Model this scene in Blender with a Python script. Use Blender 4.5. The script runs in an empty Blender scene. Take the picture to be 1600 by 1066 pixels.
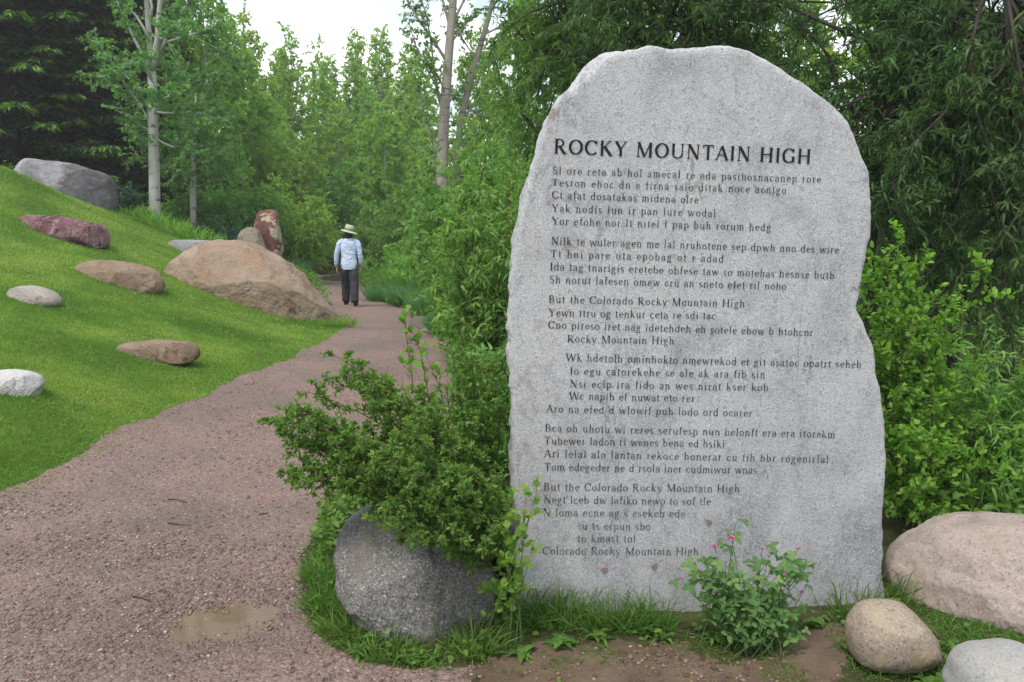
import bpy, math, random
import numpy as np
from mathutils import Vector, Matrix, noise as mnoise

# ------------------------------------------------------------------ camera, sky, sun, exposure
scene = bpy.context.scene
COL = scene.collection
W, H, F = 1600.0, 1066.0, 1290.0
PITCH = math.radians(7.4)
EYE = np.array([0.0, 0.0, 1.6])
camd = bpy.data.cameras.new("camera")
camd.sensor_width = 36.0
camd.sensor_fit = 'HORIZONTAL'
camd.lens = 36.0 * F / W
camd.clip_start = 0.05
camd.clip_end = 3000
cam = bpy.data.objects.new("camera", camd)
cam.location = EYE
cam.rotation_euler = (math.pi / 2 - PITCH, 0, 0)
COL.objects.link(cam)
scene.camera = cam

SUN_ELEV, SUN_AZ = math.radians(60), math.radians(212)   # azimuth clockwise from +Y
world = bpy.data.worlds.new("World")
scene.world = world
world.use_nodes = True
wn = world.node_tree
wn.nodes.clear()
def wnode(t, **k):
    n = wn.nodes.new(t)
    for a, b in k.items():
        setattr(n, a, b)
    return n
wout = wnode('ShaderNodeOutputWorld')
wbg = wnode('ShaderNodeBackground')
wsky = wnode('ShaderNodeTexSky', sky_type='NISHITA', sun_disc=False, sun_elevation=SUN_ELEV, sun_rotation=SUN_AZ)
wtc = wnode('ShaderNodeTexCoord')
wmap = wnode('ShaderNodeMapping')
wmap.inputs['Scale'].default_value = (1.6, 1.6, 3.2)
wmap.inputs['Location'].default_value = (0.3, 0.1, 0.0)
wnz = wnode('ShaderNodeTexNoise')
wnz.inputs['Scale'].default_value = 2.2
wnz.inputs['Detail'].default_value = 7
wnz.inputs['Roughness'].default_value = 0.55
wrp = wnode('ShaderNodeValToRGB')
wrp.color_ramp.elements[0].position = 0.40
wrp.color_ramp.elements[1].position = 0.60
wmix = wnode('ShaderNodeMix', data_type='RGBA')
wmix.inputs['B'].default_value = (9.4, 9.4, 9.4, 1)
wn.links.new(wtc.outputs['Generated'], wmap.inputs['Vector'])
wn.links.new(wmap.outputs[0], wnz.inputs['Vector'])
wn.links.new(wnz.outputs['Fac'], wrp.inputs[0])
wn.links.new(wrp.outputs[0], wmix.inputs['Factor'])
wn.links.new(wsky.outputs[0], wmix.inputs['A'])
wn.links.new(wmix.outputs['Result'], wbg.inputs['Color'])
wbg.inputs['Strength'].default_value = 0.10
wn.links.new(wbg.outputs[0], wout.inputs['Surface'])

sund = bpy.data.lights.new("sun", 'SUN')
sund.energy = 1.5
sund.angle = math.radians(14)
sund.color = (1.0, 0.95, 0.88)
sun = bpy.data.objects.new("sun", sund)
sd = Vector((math.sin(SUN_AZ) * math.cos(SUN_ELEV), math.cos(SUN_AZ) * math.cos(SUN_ELEV), math.sin(SUN_ELEV)))
sun.rotation_euler = sd.to_track_quat('Z', 'Y').to_euler()
sun.location = (0, 0, 30)
COL.objects.link(sun)

scene.view_settings.view_transform = 'Standard'
scene.view_settings.look = 'None'
scene.view_settings.gamma = 1.0
scene.view_settings.exposure = 1.0
HAZE = 0.0014
cy = scene.cycles
cy.max_bounces = 6
cy.diffuse_bounces = 5
cy.glossy_bounces = 2
cy.transmission_bounces = 3
cy.transparent_max_bounces = 4
cy.use_denoising = True
cy.caustics_reflective = False
cy.caustics_refractive = False

# ------------------------------------------------------------------ helpers
RNG = np.random.default_rng(11)
CP, SP = math.cos(PITCH), math.sin(PITCH)

def ray(px, py):
    cx, cyy = (px - W / 2) / F, (H / 2 - py) / F
    return np.array([cx, CP + cyy * SP, -SP + cyy * CP])
def P(px, py, D):
    """world point on the sight line of a photo point at forward distance D"""
    d = ray(px, py)
    return EYE + d * (D / d[1])
def G(px, py, z=0.0):
    d = ray(px, py)
    t = (z - EYE[2]) / d[2]
    return EYE + d * t
def nrm(v):
    return v / np.maximum(np.linalg.norm(v, axis=-1, keepdims=True), 1e-9)

def _hash(ix, iy, seed):
    h = (ix * 374761393 + iy * 668265263 + seed * 1442695041) & 0x7fffffff
    h = ((h ^ (h >> 13)) * 1274126177) & 0x7fffffff
    return ((h ^ (h >> 16)) & 0xffff) / 65535.0
def vn(x, y, seed=0):
    x = np.asarray(x, float); y = np.asarray(y, float)
    ix = np.floor(x).astype(np.int64); iy = np.floor(y).astype(np.int64)
    fx = x - ix; fy = y - iy
    fx = fx * fx * (3 - 2 * fx); fy = fy * fy * (3 - 2 * fy)
    a = _hash(ix, iy, seed); b = _hash(ix + 1, iy, seed); c = _hash(ix, iy + 1, seed); d = _hash(ix + 1, iy + 1, seed)
    return (a + (b - a) * fx) * (1 - fy) + (c + (d - c) * fx) * fy
def fbm(x, y, seed=0, oct=4):
    s = 0; a = 0.5
    for i in range(oct):
        s = s + a * vn(x * 2 ** i, y * 2 ** i, seed + i); a *= 0.5
    return s
def inpoly(x, y, poly):
    x = np.asarray(x); y = np.asarray(y)
    r = np.zeros(x.shape, bool)
    n = len(poly)
    for i in range(n):
        x0, y0 = poly[i][:2]; x1, y1 = poly[(i + 1) % n][:2]
        if y0 == y1:
            continue
        c = ((y0 > y) != (y1 > y)) & (x < (x1 - x0) * (y - y0) / (y1 - y0) + x0)
        r ^= c
    return r

class MB:
    """collects triangles; builds one mesh object"""
    def __init__(s):
        s.v = []; s.t = []; s.r = []; s.n = 0
    def add(s, v, t, r=None):
        v = np.asarray(v, float).reshape(-1, 3); t = np.asarray(t, np.int64).reshape(-1, 3)
        s.v.append(v); s.t.append(t + s.n); s.n += len(v)
        s.r.append(np.full(len(v), 0.5) if r is None else np.broadcast_to(np.asarray(r, float), (len(v),)))
    def quads(s, v, q, r=None):
        q = np.asarray(q, np.int64).reshape(-1, 4)
        s.add(v, np.concatenate([q[:, [0, 1, 2]], q[:, [0, 2, 3]]]), r)
    def tube(s, pts, rad, sides=7, r=None, cap=True):
        pts = np.asarray(pts, float); n = len(pts); rad = np.broadcast_to(np.asarray(rad, float), (n,))
        tan = nrm(np.gradient(pts, axis=0))
        ref = np.array([0.0, 0, 1]) if abs(tan[0][2]) < 0.9 else np.array([1.0, 0, 0])
        a = nrm(np.cross(tan, ref)); b = np.cross(tan, a)
        th = np.linspace(0, 2 * math.pi, sides, endpoint=False)
        v = pts[:, None] + rad[:, None, None] * (np.cos(th)[None, :, None] * a[:, None] + np.sin(th)[None, :, None] * b[:, None])
        q = []
        for i in range(n - 1):
            for j in range(sides):
                q.append((i * sides + j, i * sides + (j + 1) % sides, (i + 1) * sides + (j + 1) % sides, (i + 1) * sides + j))
        v = v.reshape(-1, 3); q = np.array(q)
        t = np.concatenate([q[:, [0, 1, 2]], q[:, [0, 2, 3]]])
        if cap:
            v = np.concatenate([v, pts[:1], pts[-1:]])
            k = n * sides
            t = np.concatenate([t, [(k, (j + 1) % sides, j) for j in range(sides)],
                                [(k + 1, (n - 1) * sides + j, (n - 1) * sides + (j + 1) % sides) for j in range(sides)]])
        s.add(v, t, r)
    def build(s, name, mat, parent=None, base=None, smooth=False):
        v = np.concatenate(s.v) if s.v else np.zeros((0, 3)); t = np.concatenate(s.t) if s.t else np.zeros((0, 3), int)
        r = np.concatenate(s.r) if s.r else np.zeros(0)
        if base is not None:
            v = v - np.asarray(base)
        me = bpy.data.meshes.new(name)
        me.vertices.add(len(v)); me.vertices.foreach_set('co', v.astype(np.float32).ravel())
        me.loops.add(len(t) * 3); me.loops.foreach_set('vertex_index', t.astype(np.int32).ravel())
        me.polygons.add(len(t)); me.polygons.foreach_set('loop_start', (np.arange(len(t)) * 3).astype(np.int32))
        if smooth:
            me.polygons.foreach_set('use_smooth', np.ones(len(t), bool))
        at = me.attributes.new('rnd', 'FLOAT', 'POINT'); at.data.foreach_set('value', r.astype(np.float32))
        me.update(calc_edges=True)
        me.materials.append(mat)
        o = bpy.data.objects.new(name, me); COL.objects.link(o)
        if parent is not None:
            o.parent = parent
        elif base is not None:
            o.location = Vector(base)
        return o

def tag(o, label=None, cat=None, group=None, kind=None):
    if label: o['label'] = label
    if cat: o['category'] = cat
    if group: o['group'] = group
    if kind: o['kind'] = kind
    return o
def empty(name, loc, rz=0, label=None, cat=None, group=None):
    o = bpy.data.objects.new(name, None); o.location = Vector(loc); o.rotation_euler = (0, 0, rz)
    o.empty_display_size = 0.1
    COL.objects.link(o)
    return tag(o, label, cat, group)
def dup(root, loc, rz, sc, label, group=None):
    r = root.copy(); COL.objects.link(r); r.location = Vector(loc); r.rotation_euler = (0, 0, rz); r.scale = sc
    r['label'] = label
    if group: r['group'] = group
    for ch in list(root.children):
        c = ch.copy(); COL.objects.link(c); c.parent = r
    return r

# ------------------------------------------------------------------ materials
class NT:
    def __init__(s, name):
        s.m = bpy.data.materials.new(name); s.m.use_nodes = True
        s.t = s.m.node_tree; s.t.nodes.clear()
        s.out = s.n('ShaderNodeOutputMaterial')
    def n(s, t, **k):
        x = s.t.nodes.new(t)
        for a, b in k.items(): setattr(x, a, b)
        return x
    def l(s, a, b): s.t.links.new(a, b)
    def co(s, kind='Object', scale=None):
        c = s.n('ShaderNodeTexCoord').outputs[kind]
        if scale is not None:
            m = s.n('ShaderNodeMapping'); m.inputs['Scale'].default_value = scale
            s.l(c, m.inputs['Vector']); c = m.outputs[0]
        return c
    def noise(s, co, scale, detail=4, rough=0.5, dist=0):
        x = s.n('ShaderNodeTexNoise'); x.inputs['Scale'].default_value = scale
        x.inputs['Detail'].default_value = detail; x.inputs['Roughness'].default_value = rough
        x.inputs['Distortion'].default_value = dist
        s.l(co, x.inputs['Vector']); return x.outputs['Fac']
    def voro(s, co, scale, feature='F1', out='Distance'):
        x = s.n('ShaderNodeTexVoronoi', feature=feature); x.inputs['Scale'].default_value = scale
        s.l(co, x.inputs['Vector']); return x.outputs[out]
    def ramp(s, fac, stops, interp='LINEAR'):
        x = s.n('ShaderNodeValToRGB'); e = x.color_ramp.elements
        x.color_ramp.interpolation = interp
        while len(e) < len(stops): e.new(0.5)
        for i, (p, c) in enumerate(stops):
            e[i].position = p
            e[i].color = (c, c, c, 1) if isinstance(c, (int, float)) else (*c, 1)
        s.l(fac, x.inputs[0]); return x.outputs[0]
    def mix(s, fac, a, b, mode='MIX'):
        x = s.n('ShaderNodeMix', data_type='RGBA', blend_type=mode)
        for sock, v in (('Factor', fac), ('A', a), ('B', b)):
            if isinstance(v, (int, float)): x.inputs[sock].default_value = v if sock == 'Factor' else (v, v, v, 1)
            elif isinstance(v, tuple): x.inputs[sock].default_value = (*v, 1)
            else: s.l(v, x.inputs[sock])
        return x.outputs['Result']
    def attr(s, name='rnd'):
        return s.n('ShaderNodeAttribute', attribute_name=name).outputs['Fac']
    def bump(s, hgt, strength=0.5, dist=0.01, normal=None):
        b = s.n('ShaderNodeBump'); b.inputs['Strength'].default_value = strength; b.inputs['Distance'].default_value = dist
        s.l(hgt, b.inputs['Height'])
        if normal is not None: s.l(normal, b.inputs['Normal'])
        return b.outputs[0]
    def math(s, op, a, b):
        x = s.n('ShaderNodeMath', operation=op)
        for i, v in enumerate((a, b)):
            if isinstance(v, (int, float)): x.inputs[i].default_value = v
            else: s.l(v, x.inputs[i])
        return x.outputs[0]
    def pbr(s, color, rough=0.8, spec=0.3, normal=None):
        b = s.n('ShaderNodeBsdfPrincipled')
        for k, v in (('Base Color', color), ('Roughness', rough), ('Specular IOR Level', spec)):
            if isinstance(v, tuple): b.inputs[k].default_value = (*v, 1)
            elif isinstance(v, (int, float)): b.inputs[k].default_value = v
            else: s.l(v, b.inputs[k])
        if normal is not None: s.l(normal, b.inputs['Normal'])
        return b.outputs[0]
    def done(s, sh):
        s.l(sh, s.out.inputs['Surface']); return s.m

def leaf_mat(name, dark, mid, light, trans=0.45, rough=0.55, spec=0.25):
    rough, spec, trans = max(rough, .5), min(spec, .28), (max(trans, .4) if trans > .2 else trans)
    t = NT(name)
    col = t.ramp(t.attr(), [(0.0, dark), (0.5, mid), (1.0, light)])
    oi = t.n('ShaderNodeObjectInfo')      # every plant a slightly different green
    hv = t.n('ShaderNodeHueSaturation')
    mr = t.n('ShaderNodeMapRange'); mr.inputs['To Min'].default_value = 0.485; mr.inputs['To Max'].default_value = 0.515
    t.l(oi.outputs['Random'], mr.inputs['Value']); t.l(mr.outputs[0], hv.inputs['Hue'])
    t.l(col, hv.inputs['Color']); col = hv.outputs[0]
    p = t.pbr(col, rough, spec)
    tr = t.n('ShaderNodeBsdfTranslucent')
    tc = t.mix(0.75, col, (1.0, 1.25, 0.35), 'MULTIPLY')
    bright = t.mix(1.0, tc, 1.5, 'MULTIPLY')
    t.l(bright, tr.inputs['Color'])
    ms = t.n('ShaderNodeMixShader'); ms.inputs[0].default_value = trans
    t.l(p, ms.inputs[1]); t.l(tr.outputs[0], ms.inputs[2])
    return t.done(ms.outputs[0])

def bark_mat(name, a, b, scale=6, dark=None):
    t = NT(name)
    co = t.co('Object', (1, 1, 0.35))
    col = t.ramp(t.noise(co, scale, 6, 0.65), [(0.3, a), (0.7, b)])
    if dark is not None:   # horizontal scars of an aspen or cottonwood
        c2 = t.co('Object', (1.2, 1.2, 7.0))
        m = t.ramp(t.noise(c2, 1.6, 5, 0.6), [(0.58, 0.0), (0.66, 1.0)])
        col = t.mix(m, col, dark)
    n = t.bump(t.noise(co, scale * 3, 5, 0.6), 0.6, 0.02)
    return t.done(t.pbr(col, 0.9, 0.15, n))

def granite_mat(name, base, light, dark, stain, spk=260, coarse=2.2, stain_amt=0.5, warm=None, rough=0.85, bump=0.5, dkpos=0.40):
    t = NT(name)
    co = t.co('Object')
    n1 = t.noise(co, spk, 2, 0.6)
    col = t.ramp(n1, [(dkpos - 0.07, dark), (dkpos + 0.03, base), (0.58, base), (0.68, light)])
    n1b = t.noise(co, spk * 0.33, 3, 0.6)
    col = t.mix(t.ramp(n1b, [(0.55, 0.0), (0.72, 0.55)]), col, dark)
    big = t.noise(co, coarse, 6, 0.62, 0.4)
    col = t.mix(t.ramp(big, [(0.45, 0.0), (0.66, stain_amt)]), col, stain)
    if warm is not None:
        wz = t.noise(co, coarse * 1.7, 5, 0.6)
        col = t.mix(t.ramp(wz, [(0.5, 0.0), (0.7, 0.7)]), col, warm)
    cr = t.ramp(t.noise(co, coarse * 1.3, 6, .62, 1.0), [(.488, 0.0), (.5, .7), (.512, 0.0)])
    cr = t.math('MULTIPLY', cr, t.ramp(t.noise(co, coarse * .9, 2, .5), [(.52, 0.0), (.60, 1.0)]))
    col = t.mix(cr, col, dark)
    h = t.math('ADD', t.math('MULTIPLY', t.noise(co, spk * 0.5, 3, 0.6), 0.4), t.noise(co, 14, 8, 0.68))
    return t.done(t.pbr(col, rough, 0.25, t.bump(h, bump, 0.012)))

M = {}
M['aspen_leaf'] = leaf_mat('aspen_leaf', (0.075, 0.16, 0.04), (0.125, 0.25, 0.065), (0.21, 0.37, 0.095), 0.45)
M['far_leaf'] = leaf_mat('far_leaf', (0.14, 0.22, 0.052), (0.225, 0.35, 0.078), (0.35, 0.48, 0.115), 0.5)
M['yellow_leaf'] = leaf_mat('yellow_leaf', (0.109, 0.219, 0.044), (0.190, 0.350, 0.066), (0.292, 0.481, 0.087))
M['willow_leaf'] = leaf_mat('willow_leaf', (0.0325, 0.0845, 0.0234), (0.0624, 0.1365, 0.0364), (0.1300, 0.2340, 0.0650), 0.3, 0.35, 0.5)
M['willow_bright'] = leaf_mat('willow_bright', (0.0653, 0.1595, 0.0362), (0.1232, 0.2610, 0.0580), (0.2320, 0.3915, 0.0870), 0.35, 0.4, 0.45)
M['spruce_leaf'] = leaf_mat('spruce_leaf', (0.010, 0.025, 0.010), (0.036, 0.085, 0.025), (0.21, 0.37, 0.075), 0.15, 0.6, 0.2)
M['rose_leaf'] = leaf_mat('rose_leaf', (0.079, 0.187, 0.036), (0.144, 0.302, 0.050), (0.244, 0.446, 0.072))
M['shrub_leaf'] = leaf_mat('shrub_leaf', (0.06, 0.14, 0.035), (0.125, 0.24, 0.055), (0.24, 0.38, 0.09), 0.42)
#(0.0435, 0.1232, 0.0362), (0.0870, 0.2030, 0.0551), (0.1885, 0.3480, 0.0870), 0.3)
M['vine_leaf'] = leaf_mat('vine_leaf', (0.0945, 0.1785, 0.0315), (0.1680, 0.2940, 0.0473), (0.2625, 0.3990, 0.0735))
M['clover_leaf'] = leaf_mat('clover_leaf', (0.062, 0.151, 0.048), (0.117, 0.247, 0.076), (0.220, 0.371, 0.124))
M['weed_leaf'] = leaf_mat('weed_leaf', (0.0720, 0.1560, 0.0360), (0.1320, 0.2400, 0.0480), (0.2160, 0.3480, 0.0720))
M['blue_grass'] = leaf_mat('blue_grass', (0.0625, 0.1625, 0.0625), (0.1063, 0.2375, 0.1000), (0.1625, 0.3125, 0.1375))
M['juniper_leaf'] = leaf_mat('juniper_leaf', (0.0240, 0.0720, 0.0360), (0.0420, 0.1080, 0.0600), (0.0720, 0.1560, 0.0840), 0.1)
M['lawn_blade'] = leaf_mat('lawn_blade', (0.085, 0.17, 0.026), (0.165, 0.28, 0.05), (0.31, 0.38, 0.095), 0.4)
M['wild_blade'] = leaf_mat('wild_blade', (0.0575, 0.1265, 0.0230), (0.1035, 0.1955, 0.0345), (0.1955, 0.2645, 0.0690), 0.35)
M['aspen_bark'] = bark_mat('aspen_bark', (0.31, 0.31, 0.275), (0.47, 0.47, 0.43), 5, (0.05, 0.045, 0.04))
M['cottonwood_bark'] = bark_mat('cottonwood_bark', (0.20, 0.18, 0.15), (0.36, 0.33, 0.28), 6, (0.06, 0.05, 0.045))
M['dark_bark'] = bark_mat('dark_bark', (0.03, 0.026, 0.022), (0.08, 0.07, 0.06), 9)
M['red_twig'] = bark_mat('red_twig', (0.07, 0.03, 0.022), (0.13, 0.06, 0.04), 20)
M['green_stem'] = bark_mat('green_stem', (0.06, 0.11, 0.03), (0.10, 0.16, 0.05), 20)

# ------------------------------------------------------------------ terrain
_cp = []
def cpt(px, py, D): _cp.append(P(px, py, D))
for px, py in [(0, 775), (130, 712), (250, 650), (350, 605), (450, 560), (540, 512), (500, 470), (490, 436), (570, 448), (640, 485), (700, 505),
               (790, 640), (480, 900), (700, 1000), (1100, 985), (1350, 1000), (300, 850), (560, 440)]:
    _cp.append(G(px, py))
cpt(30, 612, 6.3); cpt(245, 558, 9.0); cpt(50, 476, 10.0); cpt(185, 447, 12.5); cpt(300, 450, 14.0); cpt(440, 502, 14.2)
cpt(95, 372, 14.8); cpt(95, 305, 19.0); cpt(0, 257, 18.0); cpt(200, 338, 20.0); cpt(300, 380, 20.0); cpt(410, 408, 20.5)
for x, y, z in [(-8, 3, .7), (-12, 6, 1.5), (-16, 14, 3.4), (-14, 22, 3.0), (-10.5, 26, 1.3), (-14, 31, 1.2), (-4, 30, 0.05), (-3.9, 20, 0), (-4.6, 22.5, 0), (-5.3, 25, 0), (-6, 28, 0), (-3.6, 24, 0), (-2.2, 19, 0), (-4.2, 26.5, 0), (-5, 34.5, 0), (-8.5, 36, .05), (-2, 34, 0), (-12, 36.5, .1), (-20, 50, 2), (-8, 55, .6),
                (4, 6, 0), (8, 5, 0), (10, 12, .1), (3, 14, .1), (4, 25, .2), (12, 30, .4), (0, 45, .2), (10, 55, .4), (0, 0, 0), (-3, -1, 0), (6, 0, 0), (-8, -3, .5), (0, -6, 0)]:
    _cp.append(np.array([x, y, z], float))
_cp = np.array(_cp)
def _U(r2):
    return 0.5 * r2 * np.log(r2 + 1e-6)
_n = len(_cp)
_K = _U(((_cp[:, None, :2] - _cp[None, :, :2]) ** 2).sum(-1)) + np.eye(_n) * 0.6
_Pm = np.c_[np.ones(_n), _cp[:, :2]]
_A = np.zeros((_n + 3, _n + 3)); _A[:_n, :_n] = _K; _A[:_n, _n:] = _Pm; _A[_n:, :_n] = _Pm.T
_w = np.linalg.solve(_A, np.r_[_cp[:, 2], 0, 0, 0])
def hgt(x, y):
    x = np.clip(np.asarray(x, float), -20, 14); y = np.clip(np.asarray(y, float), -6, 56)
    sh = x.shape; q = np.stack([x.ravel(), y.ravel()], 1)
    out = np.empty(len(q))
    for i in range(0, len(q), 60000):
        b = q[i:i + 60000]
        out[i:i + 60000] = _U(((b[:, None] - _cp[None, :, :2]) ** 2).sum(-1)) @ _w[:_n] + _w[_n] + b @ _w[_n + 1:]
    return out.reshape(sh)
def ground_at(x, y):
    return float(hgt(np.array([x]), np.array([y]))[0])

def gp(L): return [tuple(G(a, b)[:2]) for a, b in L]
edge_left = gp([(0, 775), (60, 747), (130, 712), (190, 683), (250, 650), (350, 605), (450, 560), (515, 528), (535, 514)])
far_left = gp([(528, 505), (512, 478), (495, 455), (482, 438), (462, 433)])
right_edge = gp([(552, 436), (567, 449), (600, 470), (640, 486), (690, 502), (708, 525), (735, 570), (800, 650), (900, 680)])
island_left = gp([(800, 705), (640, 715), (545, 745), (500, 800), (476, 870), (478, 940), (500, 995), (560, 1036), (650, 1050), (745, 1042)])
path_poly = [(-4.2, 0.5), (-3.6, 3.0)] + edge_left + far_left + [(-14, 32.5), (-14, 35.0), (-7, 35.0)] + right_edge + island_left + [(-0.05, 1.9), (0.3, 0.2), (0.3, -6), (-4.2, -6)]
lawn_poly = [(-4.2, -6), (-4.2, 0.5), (-3.6, 3.0)] + edge_left + [tuple(P(500, 480, 17.5)[:2]), tuple(P(430, 405, 20.5)[:2]), tuple(P(300, 380, 21)[:2]),
             tuple(P(200, 338, 21.5)[:2]), tuple(P(90, 290, 21)[:2]), tuple(P(0, 250, 20)[:2]), (-20, 20), (-26, 10), (-26, -6)]
mud_poly = gp([(745, 1042), (800, 1012), (900, 1003), (1060, 1000), (1120, 1030), (1200, 1015), (1290, 975), (1345, 990), (1330, 1066)]) + [(1.2, 1.4), (-0.15, 1.5)]
PUD = G(338, 965)

# one sheet on rings round the standpoint, split by what covers it
th = np.unique(np.r_[np.linspace(-180, -38, 50), np.linspace(-38, 38, 720), np.linspace(38, 180, 50)])
th = np.radians(th[:-1])
rr = np.r_[0.02, 0.4, 0.8, 1.2, np.geomspace(1.6, 45, 720), 55, 70, 88]
TH, RR = np.meshgrid(th, rr, indexing='ij')
X, Y = RR * np.sin(TH), RR * np.cos(TH)
def surf(x, y):
    near = np.clip(1.5 - np.hypot(x, y) / 12, 0, 1)
    pd = np.hypot((x - PUD[0]) / 0.34, (y - PUD[1]) / 0.26)
    return hgt(x, y) + near * (0.03 * (fbm(x * 1.3, y * 1.3, 3) - 0.5) + 0.017 * (fbm(x * 8, y * 8, 5) - 0.5) + 0.006 * (fbm(x * 45, y * 45, 8) - 0.5)) - 0.028 * np.exp(-pd ** 2)
Z = surf(X, Y)
nt, nr = X.shape
vid = np.arange(nt * nr).reshape(nt, nr)
i2 = np.r_[np.arange(1, nt), 0]
Q = np.stack([vid[:, :-1], vid[:, 1:], vid[i2][:, 1:], vid[i2][:, :-1]], -1).reshape(-1, 4)
V = np.stack([X, Y, Z], -1).reshape(-1, 3)
C = V[Q].mean(1)
amp = 0.02 + 0.005 * np.hypot(C[:, 0], C[:, 1])
wx = C[:, 0] + amp * 3 * (fbm(C[:, 0] * 3, C[:, 1] * 3, 21) - 0.47); wy = C[:, 1] + amp * 3 * (fbm(C[:, 0] * 3, C[:, 1] * 3, 31) - 0.47)
is_path = inpoly(wx, wy, path_poly)
is_lawn = inpoly(wx, wy, lawn_poly) & ~is_path
mx = C[:, 0] + .22 * (fbm(C[:, 0] * 5, C[:, 1] * 5, 25) - .47); my = C[:, 1] + .22 * (fbm(C[:, 0] * 5, C[:, 1] * 5, 26) - .47)
mx = mx + .07 * (vn(C[:, 0] * 40, C[:, 1] * 40, 27) - .5); my = my + .07 * (vn(C[:, 0] * 40, C[:, 1] * 40, 28) - .5)
is_mud = inpoly(mx, my, mud_poly) & ~is_lawn & (C[:, 1] < 3.3) & (C[:, 0] > -.4)
is_path &= ~is_mud

def ground_materials():
    # gravel
    t = NT('gravel'); co = t.co('Object')
    v = t.n('ShaderNodeTexVoronoi'); v.inputs['Scale'].default_value = 75; v.inputs['Randomness'].default_value = 1
    t.l(co, v.inputs['Vector'])
    sep = t.n('ShaderNodeSeparateColor'); t.l(v.outputs['Color'], sep.inputs[0])
    peb = t.ramp(sep.outputs[0], [(0.0, (0.085, 0.06, 0.055)), (0.3, (0.18, 0.125, 0.113)), (0.6, (0.255, 0.185, 0.17)), (0.85, (0.29, 0.24, 0.228)), (1.0, (0.45, 0.42, 0.40))])
    fine = t.noise(co, 160, 3, 0.7)
    peb = t.mix(0.45, peb, t.ramp(fine, [(0.35, (0.13, 0.085, 0.075)), (0.62, (0.33, 0.225, 0.20))]))
    wet = t.ramp(t.noise(co, 0.8, 5, 0.6), [(0.42, 0.0), (0.62, 1.0)])
    col = t.mix(wet, t.mix(0.25, peb, (0.33, 0.225, 0.20)), t.mix(0.4, peb, (0.11, 0.08, 0.076)))
    pm = t.n('ShaderNodeVectorMath', operation='DISTANCE'); t.l(co, pm.inputs[0]); pm.inputs[1].default_value = tuple(PUD)
    pw = t.ramp(t.math('ADD', pm.outputs['Value'], t.math('MULTIPLY', t.noise(co, 5, 5, .65), .5)), [(.45, 1.0), (.85, 0.0)])
    col = t.mix(t.math('MULTIPLY', pw, .8), col, t.mix(.4, peb, (.12, .08, .05)))
    col = t.mix(1.0, col, (.88, .85, .79), 'MULTIPLY')
    wet = t.math('MAXIMUM', wet, pw)
    rough = t.ramp(wet, [(0, 0.9), (1, 0.42)])
    hh = t.math('ADD', t.math('MULTIPLY', v.outputs['Distance'], -1.0), t.math('MULTIPLY', fine, 0.5))
    M['gravel'] = t.done(t.pbr(col, rough, 0.35, t.bump(hh, 0.7, 0.012)))
    # lawn soil under the blades
    t = NT('lawn_ground'); co = t.co('Object')
    col = t.ramp(t.noise(co, 1.1, 6, 0.65), [(0.35, (0.07, 0.14, 0.02)), (0.55, (0.12, 0.21, 0.03)), (0.72, (0.21, 0.27, 0.055))])
    col = t.mix(t.ramp(t.noise(co, 40, 3, 0.7), [(0.4, 0.0), (0.65, 0.45)]), col, (0.035, 0.085, 0.012))
    M['lawn'] = t.done(t.pbr(col, 0.95, 0.1, t.bump(t.noise(co, 60, 4, 0.7), 0.8, 0.03)))
    t = NT('mud'); co = t.co('Object')
    col = t.ramp(t.noise(co, 3.5, 7, 0.65), [(0.3, (0.12, 0.08, 0.05)), (0.5, (0.205, 0.14, 0.09)), (0.7, (0.29, 0.21, 0.145))])
    col = t.mix(t.ramp(t.voro(co, 130), [(0.18, 0.6), (0.3, 0.0)]), col, (0.22, 0.16, 0.12))
    M['mud'] = t.done(t.pbr(col, t.ramp(t.noise(co, 2, 3), [(0.4, 0.35), (0.6, 0.85)]), 0.4, t.bump(t.noise(co, 38, 7, 0.75), 1.0, 0.03)))
    t = NT('forest_floor'); co = t.co('Object')
    col = t.ramp(t.noise(co, 3, 7, 0.7), [(0.3, (0.05, 0.04, 0.024)), (0.5, (0.06, 0.065, 0.025)), (0.7, (0.075, 0.10, 0.03))])
    M['floor'] = t.done(t.pbr(col, 0.95, 0.1, t.bump(t.noise(co, 25, 5, 0.7), 0.8, 0.03)))
ground_materials()
def sub_sheet(mask, name, mat):
    q = Q[mask]; u, inv = np.unique(q, return_inverse=True)
    b = MB(); b.quads(V[u], inv.reshape(-1, 4)[:, ::-1])
    o = b.build(name, mat, smooth=True); o['kind'] = 'structure'
    return o
sub_sheet(is_path, 'gravel_path', M['gravel'])
sub_sheet(is_lawn, 'lawn', M['lawn'])
sub_sheet(is_mud, 'muddy_ground', M['mud'])
sub_sheet(~(is_path | is_lawn | is_mud), 'ground', M['floor'])

# puddles
def puddle(c, rx, ry, z, name, label, col, seed):
    b = MB(); n = 72
    a = np.linspace(0, 2 * math.pi, n, endpoint=False)
    k = 0.55 + 0.9 * fbm(np.cos(a) * 1.6 + 5 + seed, np.sin(a) * 1.6 + 5, seed, 4)
    v = np.c_[rx * k * np.cos(a), ry * k * np.sin(a), np.zeros(n)]
    v = np.r_[v, [[0, 0, 0]]]
    b.add(v, [(n, i, (i + 1) % n) for i in range(n)])
    t = NT(name + '_water'); co = t.co('Object')
    cc = t.ramp(t.noise(co, 9, 5), [(0.35, tuple(x * 0.75 for x in col)), (0.7, col)])
    m = t.done(t.pbr(cc, 0.08, 0.3, t.bump(t.noise(co, 14, 2), 0.03, 0.01)))
    o = b.build(name, m); o.location = (c[0], c[1], z); o['kind'] = 'structure'
    return o
puddle(PUD, 0.46, 0.36, float(surf(PUD[:1], PUD[1:2])[0]) + 0.0105, 'puddle', 0, (0.12, 0.068, 0.02), 4)
_q = P(515, 432.5, 29.5)
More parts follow.
